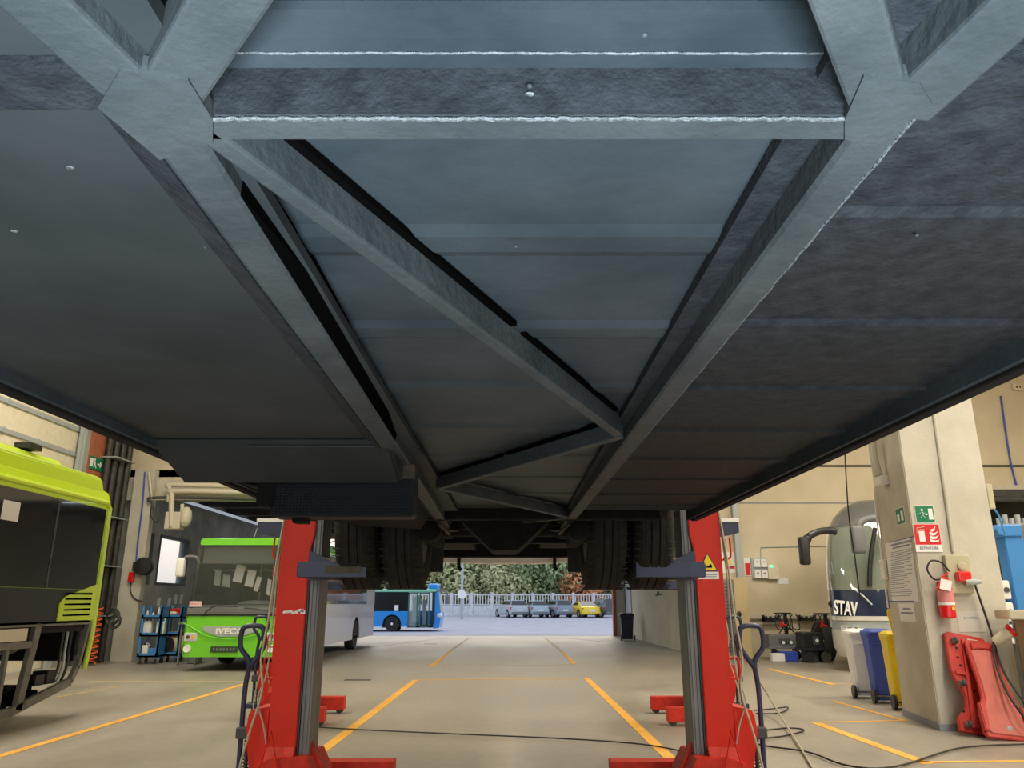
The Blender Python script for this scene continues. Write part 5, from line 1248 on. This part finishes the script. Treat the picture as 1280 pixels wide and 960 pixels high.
m2_, L2 = lean_frame(1262, 925, Yc-.28, 1224, 802, ply-.16)
c2_ = thing('mechanic_creeper', 'faded red creeper with worn pad side facing out, leaning in front of the other', 'creeper', m2_.translation)
ol2 = [(-.22,0),(.20,0),(.24,.06),(.24,.28),(.19,.42),(.17,.6),(.15,.75),(.14,L2*.97),(.10,L2),(-.14,L2),(-.18,L2*.97),(-.17,.75),(-.16,.6),(-.17,.42),(-.24,.30),(-.25,.04)]
obj('shell', MB().prism(ol2, 1, -.02, .03, .008, mtx=m2_), 'creeper', c2_)
obj('pad', MB().prism([(x*.80, .04+z*.86) for x, z in ol2], 1, -.032, -.018, .006, mtx=m2_), 'creeper2', c2_, 'worn paler red pad')
obj('headrest', MB().prism([(-.13,L2*.88),(-.06,L2*.90),(.06,L2*.90),(.11,L2*.87),(.11,L2*.965),(-.13,L2*.965)], 1, -.05, -.02, .008, mtx=m2_), 'creeper', c2_)
for q_ in ([(-.25,.04),(-.20,.06),(-.17,.32),(-.24,.36)], [(.26,.05),(.21,.06),(.19,.36),(.26,.30)]): obj('side_wing', MB().prism(q_, 1, -.06, -.0, .01, mtx=m2_), 'creeper', c2_)
obj('worn_mark', MB().ball(m2_ @ Vector((.02,-.034,.1)), .035, (1,.15,1)), 'steel_w', c2_)
# white-red inspection lamp / cone
il = thing('inspection_lamp', 'cream hand lamp with red end ring lying over the creeper top', 'lamp', at(1240,820,Y=ply-.35))
pa, pb = at(1240,826-2,Y=ply-.3), at(1262,786,Y=ply-.42)
dv = (pb-pa); md = dv.to_track_quat('Z','Y').to_matrix().to_4x4(); pa = at(1242,803,Y=ply-.3); pb = at(1266,787,Y=ply-.4); dv = pb-pa; md = dv.to_track_quat('Z','Y').to_matrix().to_4x4(); md.translation = pa
obj('body', MB().lathe([(.035,0),(.05,.02),(.065,dv.length*.8),(.07,dv.length)], (0,0,0), 2, 20, mtx=md), 'cream', il, smooth=True)
obj('ring', MB().lathe([(.072,dv.length*.82),(.078,dv.length*1.0),(.06,dv.length*1.02)], (0,0,0), 2, 20, mtx=md), 'ered', il, smooth=True)
obj('flex', MB().tube([at(*q) for q in ()] if False else [pa, at(1243,822,Y=ply-.35), at(1252,850,Y=ply-.5), at(1268,880,Y=ply-.7), at(1300,920,Y=ply-.8)], .014), 'cable', il, smooth='full')
# ---------------------------------------------------------------- wheeled bins
def bin_(name, label, m, px, py, H=1.02, W=.34, D=.40, cat='bin', rz=0):
    p = at(px, py, Z=0)
    t = thing(name, label, cat, (p.x,p.y,0), rz)
    P = lambda n, mb, mm, par=None, **k: obj(n, mb, mm, par or t, local=True, **k)
    def rg(z, w, d, o=0): return [Vector((x,y+o,z)) for x,y in ((-w/2+.03,-d/2),(w/2-.03,-d/2),(w/2,-d/2+.03),(w/2,d/2-.03),(w/2-.03,d/2),(-w/2+.03,d/2),(-w/2,d/2-.03),(-w/2,-d/2+.03))]
    P('body', MB().loft([rg(.04,W*.74,D*.72), rg(.5,W*.84,D*.85), rg(H-.10,W*.96,D*.97)]), m)
    P('rim', MB().loft([rg(H-.13,W*1.0,D*1.02), rg(H-.07,W*1.04,D*1.06)]), m)
    P('lid', MB().loft([rg(H-.07,W*1.06,D*1.10), rg(H-.035,W*1.02,D*1.06), rg(H,W*.7,D*.75)]), m)
    P('handle', MB().tube([(-W*.4,-D*.50,H-.06),(-W*.4,-D*.64,H-.05),(W*.4,-D*.64,H-.05),(W*.4,-D*.50,H-.06)], .015, smooth=False), m)
    for s in (-1, 1): P('wheel', MB().lathe([(.04,-.02),(.095,-.022),(.10,0),(.095,.022),(.04,.02)], (s*(W/2-.0),-D*.42,.10), 0, 24), 'black_p', smooth=True)
    P('axle', MB().cyl((-W/2,-D*.42,.10), .012, W, 0, 10), 'steel', None)
    P('recess_ridge', MB().tube([(-W*.36,-D*.50,H-.30),(-W*.33,-D*.505,H-.22),(W*.33,-D*.505,H-.22),(W*.36,-D*.50,H-.30)], .012), m)
    return t
bin_('wheeled_bin', 'white wheeled bin left of the pillar, beside the blue one', 'white', 1083, 872, H=1.02, W=.42, rz=-.15)
bin_('wheeled_bin', 'blue wheeled bin between the white and the yellow one', 'bblue', 1106, 878, H=1.04, W=.36, rz=-.15)
yb_ = bin_('wheeled_bin', 'yellow wheeled bin touching the pillar, lid grip standing upright', 'yellow', 1127, 886, H=1.03, W=.26, D=.36, rz=-.15)
obj('lid_grip', MB().prism([(-.05,1.0),(.03,1.0),(.0,1.25),(.01,1.33),(-.07,1.34),(-.09,1.28)], 1, -.24, -.18, .008), 'yellow', yb_, local=True)
bin_('refuse_bin', 'dark navy wheeled bin against the passage wall near the yard exit', mat('navy_bin', (.015,.02,.05), .5), 784, 800.5, H=1.05, W=.55, D=.5)
# ================================================================== things on the back wall
def on_back(n, px0, px1, py0, py1, m, d=.05, lab=None, cat='box', par=None, bev=0, y0=0):
    a = at(px0, py1, Y=YB); b = at(px1, py0, Y=YB)
    o = obj(n, MB().box(a.x, b.x, YB-y0-d, YB-y0-.001, a.z, b.z, bev), m, par)
    if lab: tag(o, lab, cat)
    return o
fbx = on_back('fuse_panel', 940, 958, 697, 724, 'steel_w', .05, 'grey board carrying four small white switch boxes on the back wall', 'switch panel')
for (x, y) in ((941.5,699),(950,699),(942.5,713),(951,713)): 
    s_ = on_back('switch_box', x, x+6.5, y, y+10, 'signw', .08, par=fbx, y0=.05); on_back('switch_mark', x+2, x+4.5, y+3, y+4.2, 'dgrey', .004, par=s_, y0=.131)
gb_ = on_back('control_cabinet', 959, 971, 706, 724, 'cream', .14, 'pale control cabinet with a green light right of the switch panel', 'cabinet')
on_back('green_lamp', 960, 964, 707, 709.5, 'led', .01, par=gb_, y0=.14)
pn = on_back('paper_notice', 972, 985, 723, 730, 'paper', .01, 'small white paper on the back wall below the control cabinet', 'notice')
rw = on_back('red_white_sign', 931, 937, 697, 720, 'signw', .02, 'narrow red and white sign on the back wall left of the switch panel', 'sign'); on_back('red_field', 932, 937, 704, 719, 'sred', .004, par=rw, y0=.02)
ys = on_back('warning_sign', 903, 919, 690, 716, 'signw', .01, 'white warning sign with yellow triangle and red field behind the right column', 'sign')
on_back('red_field', 908, 918, 707, 711, 'sred', .003, par=ys, y0=.01)
a_ = at(910, 702, Y=YB); obj('yellow_triangle', MB().prism([(a_.x-.11,a_.z-.08),(a_.x+.11,a_.z-.08),(a_.x,a_.z+.14)], 1, YB-.015, YB-.01), 'byellow', ys)
tag(obj('steel_downpipe', MB().box(at(920,700,Y=YB-.15).x, at(927,700,Y=YB-.15).x, YB-.2, YB-.02, 1.9, 8.9, .01), 'steel_w'), 'blue-grey steel post running up the back wall left of the switch panel', 'post')
tag(obj('wall_conduit', MB().tube([at(951,697,Y=YB-.02), at(951,684,Y=YB-.02), at(1050,682,Y=YB-.02)], .015, smooth=False), 'steel_w'), 'thin conduit rising from the switch panel and running right', 'conduit')
# cabinet with mesh door
ca_ = at(906, 800, Z=0); Yk = 21.3
k0, k1, k2 = at(903,800,Y=Yk).x, at(925,800,Y=Yk).x, at(940,800,Y=Yk).x
kt = at(920,722,Y=Yk).z
kb = thing('mesh_cabinet', 'tall beige cabinet with dark mesh door standing at the back wall', 'cabinet', ((k0+k2)/2, Yk+.4, 0))
obj('body', MB().box(k0, k2, Yk, YB-.06, .02, kt, .01), 'crelt', kb)
dd = obj('door', MB().box(k0+.04,k1-.06,Yk-.03,Yk,.12,kt-.05,.005), 'steel', kb)
ms_ = MB(); z = .2
while z < kt-.15: ms_.box(k0+.1,k1-.12,Yk-.04,Yk-.03,z,z+.015); z += .09
xx = k0+.1
while xx < k1-.12: ms_.box(xx,xx+.012,Yk-.04,Yk-.03,.18,kt-.12); xx += .09
obj('mesh', ms_, 'dgrey', dd)
obj('padlock', MB().ball((k1+.02,Yk-.05,kt*.55),.06,(1,.5,1.3)), 'black_p', kb)
# rail with power strips
zr_ = at(1000,771,Y=YB).z
cr_ = thing('wall_rail', 'pale service rail along the back wall above the welding carts', 'rail', (at(990,771,Y=YB).x, YB-.1, zr_-.3))
obj('rail', MB().box(k2+.1, 9.8, YB-.14, YB-.001, zr_-.05, zr_+.05), 'pipe_w', cr_); obj('rail', MB().box(k2+.1, at(981,779,Y=YB).x, YB-.12, YB-.001, at(1000,779,Y=YB).z-.03, at(1000,779,Y=YB).z+.02), 'pipe_w', cr_)
for (a, b) in ((953,974),(998,1019)):
    st_ = thing('power_strip', 'black hanging power strip on the wall rail, %s one' % ('left' if a < 960 else 'right'), 'power strip', at((a+b)/2, 774, Y=YB-.2))
    p, q = at(a, 776, Y=YB-.2), at(b, 770, Y=YB-.2)
    obj('housing', MB().box(p.x,q.x,YB-.26,YB-.15,p.z,p.z+.07).box(p.x,p.x+.05,YB-.26,YB-.15,p.z,q.z+.03).box(q.x-.05,q.x,YB-.26,YB-.15,p.z,q.z+.03), 'black_p', st_)
    for k in range(3): obj('socket', MB().box(p.x+.07+k*.13,p.x+.14+k*.13,YB-.24,YB-.17,p.z+.07,p.z+.12,.01), 'dgrey', st_)
# battery / welding carts
def cart(name, label, pxa, pxb, Y, ztop, m, post):
    a, b = at(pxa, 818, Y=Y).x, at(pxb, 818, Y=Y).x
    t = thing(name, label, 'cart', ((a+b)/2, Y+.3, 0))
    obj('body', MB().box(a, b, Y, Y+.5, .32, ztop, .03).box(a-.03,b+.03,Y-.02,Y+.52,.28,.34,.01), m, t)
    obj('panel', MB().box(a+.25,b-.25,Y-.03,Y,.42,ztop-.1,.01), 'dgrey', t)
    for k in range(2): obj('dial', MB().cyl((a+.35+.2*k,Y-.05,ztop-.2),.04,.03,1,12), 'white', t)
    for x in (a+.12, b-.12):
        obj('leg', MB().prism([(x-.06,.3),(x+.06,.3),(x+.03,.1),(x-.03,.1)],1,Y+.05,Y+.12), 'black_p', t)
        obj('wheel', MB().lathe([(.04,-.03),(.12,-.035),(.13,0),(.12,.035),(.04,.03)], (x,Y-.02,.13), 1, 18), 'rust' if x > a+.5 else 'black_p', t, smooth=True)
    px = post
    obj('mast', MB().box(px-.04,px+.04,Y+.2,Y+.28,ztop,1.17).box(px-.28,px+.16,Y+.2,Y+.28,1.14,1.18), 'black_p', t)
    for k in range(4):
        x = px-.25+.14*k; r = .06+.03*(k%2)
        obj('cable_loop', MB().tube([(x,Y+.15,1.15),(x-r,Y+.12,1.0),(x-r*.5,Y+.1,.80),(x+r*1.4,Y+.1,.76),(x+r*1.6,Y+.12,.95),(x+r,Y+.15,1.14)], .013), 'cable', t)
    obj('clamp', MB().bar((px-.14,Y+.08,.98),(px-.2,Y+.06,.82),.04,.04).bar((px-.14,Y+.08,.9),(px-.04,Y+.06,.86),.03,.03), 'ered', t)
    obj('jumper_lead', MB().tube([(a+.3,Y+.1,ztop),(a+.5,Y+.1,ztop+.25),(b-.2,Y+.1,ztop+.2),(b-.05,Y+.1,ztop-.02)], .016), 'cable', t)
    return t
ct = cart('battery_cart', 'grey battery charger cart with hanging cables under the left power strip', 963, 1001, 21.0, .64, 'grey_p', at(986,780,Y=21).x)
ct2 = cart('battery_cart', 'black battery charger cart with large wheels next to the coach', 1005, 1038, 20.2, .72, 'black_p', at(1035,780,Y=20.3).x)
p = at(985, 817, Y=20.8)
tag(obj('battery', MB().box(p.x-.25,p.x+.2,20.6,20.9,.0,.24,.02), 'bblue'), 'blue battery on the floor under the grey charger cart', 'battery')
p = at(972, 818, Y=20.7); tag(obj('battery', MB().box(p.x-.2,p.x+.12,20.5,20.75,.0,.2,.02), 'white'), 'white and red battery on the floor left of the blue one', 'battery')
p = at(1004, 800, Y=20.6); tag(obj('charger_box', MB().box(p.x-.1,p.x+.25,20.3,20.6,0,.5,.03), 'dgrey'), 'dark upright charger box between the two battery carts', 'charger')
# right hand : blue tyre machine, engine blocks, table
MY = 10.6
mx0 = at(1262,700,Y=MY).x; mzt = at(1255,668,Y=MY).z
mc_ = thing('tyre_machine', 'bright blue workshop machine with upright column right of the pillar', 'machine', (mx0+.4, MY+.3, 0))
obj('column', MB().prism([(mx0,.2),(mx0+.30,.2),(mx0+.24,mzt),(mx0-.02,mzt)],1,MY,MY+.2,.01), 'cblue', mc_)
obj('column_head', MB().box(mx0-.10,mx0+.22,MY-.04,MY+.24,mzt-.03,mzt+.13,.02).cyl((mx0-.08,MY-.06,mzt+.05),.06,.3,1,14), 'cblue', mc_)
obj('base', MB().box(mx0-.25,mx0+1.4,MY-.5,MY+.7,.0,.12,.02).box(mx0+.1,mx0+1.3,MY-.3,MY+.6,.12,.38,.03), 'cblue', mc_)
obj('arm', MB().box(mx0+.25,mx0+1.2,MY-.02,MY+.16,.62,.9,.02), 'cblue', mc_)
hz = MB()
for k in range(4): hz.tube([(mx0-.15+.1*k,MY-.15,1.25),(mx0+.12+.05*k,MY-.2,1.0),(mx0+.05,MY-.2,.65),(mx0+.35,MY-.15,.4)], .018)
obj('hose', hz, 'cable', mc_)
obj('hose', MB().tube([(mx0+.3,MY-.1,1.65),(mx0+.35,MY-.2,1.35),(mx0+.28,MY-.2,1.0)], .02), 'bblue', mc_)
e0 = at(1262,670,Y=MY+.4)
ev = thing('valve_block', 'silver machined valve block on top behind the blue column', 'engine part', (e0.x+.1,MY+.5,mzt-.1))
obj('block', MB().box(e0.x-.1,e0.x+.4,MY+.35,MY+.7,mzt-.25,mzt+.18,.02), 'steel', ev)
for k in range(5): obj('port', MB().cyl((e0.x-.05+.09*k,MY+.5,mzt+.17),.035,.1+.05*(k%2),2,12), 'steel_w', ev, smooth=True)
obj('panel', MB().box(e0.x+.0,e0.x+.6,MY+.3,MY+.35,1.7,mzt-.2), 'steel_w', ev)
for k in range(3):
    z = .9+.28*k+ .0; a = at(1243,750,Y=MY+.0).x
    eb = thing('cylinder_head', 'white metal casting in the stack behind the pillar edge, %s one' % ('lowest','middle','topmost')[k], 'engine part', (a+.1,MY+.3,z))
    obj('casting', MB().box(a-.06,a+.18,MY-.1,MY+.4,z,z+.24,.02), 'white', eb)
    obj('port', MB().cyl((a+.02,MY-.12,z+.12),.04,.03,1,12).cyl((a+.12,MY-.12,z+.12),.035,.03,1,12), 'dgrey', eb)
    if k == 0: obj('stand', MB().box(a-.05,a+.17,MY-.05,MY+.35,.12,z), 'dgrey', eb)
tt = at(1286,770,Y=8.7)
tb = thing('work_table', 'cream edge of a work table at the far right margin', 'table', (tt.x+.5, 9.0, 0))
obj('table_top', MB().prism([(tt.x-.06,8.95),(tt.x+.4,8.6),(tt.x+1.2,8.6),(tt.x+1.2,9.4),(tt.x+.05,9.4)], 2, tt.z-.04, tt.z+.06, .012), 'cream', tb)
obj('drawer_unit', MB().box(tt.x+.2,tt.x+1.1,8.75,9.3,.15,tt.z-.04,.02), 'crelt', tb)
for (x, y) in ((tt.x+.12,8.9),(tt.x+1.1,8.75),(tt.x+.2,9.3),(tt.x+1.1,9.3)): obj('leg', MB().box(x,x+.04,y,y+.04,0,tt.z-.04), 'steel_w', tb)
# blue cable on the upper back wall and small box
tag(obj('hanging_line', MB().tube([at(1251,495,Y=YB-.05), at(1262,570,Y=YB-.05), at(1271,608,Y=YB-.05)], .025), 'bblue'), 'thin blue line hanging on the upper wall above the dark doorway', 'cable')
c = at(1270,485,Y=YB); dt = tag(obj('wall_box', MB().box(c.x-.14,c.x+.14,YB-.1,YB,c.z-.1,c.z+.12,.02), 'cream'), 'small cream box with two dark holes high on the wall top right', 'box')
obj('hole', MB().cyl((c.x-.04,YB-.11,c.z),.025,.02,1,10).cyl((c.x+.06,YB-.11,c.z),.025,.02,1,10), 'black', dt)
# passage wall details : door leaf and handle marks
pd = struct('door_3', MB().box(XR-.04, XR, at(778,760,X=XR).y-3.0, at(778,760,X=XR).y, 0, 2.7), 'steel_w')
struct('door_edge', MB().box(XR-.06, XR-.04, at(783,760,X=XR).y-.1, at(783,760,X=XR).y, 0, 3.0), 'dgrey', pd)
kx = at(827,743,X=XR); tag(obj('tap', MB().tube([(XR,kx.y,kx.z),(XR-.15,kx.y,kx.z),(XR-.2,kx.y,kx.z-.06)], .03).ball((XR-.12,kx.y,kx.z+.06),.05), 'steel'), 'small metal tap on the passage wall above the floor', 'tap')
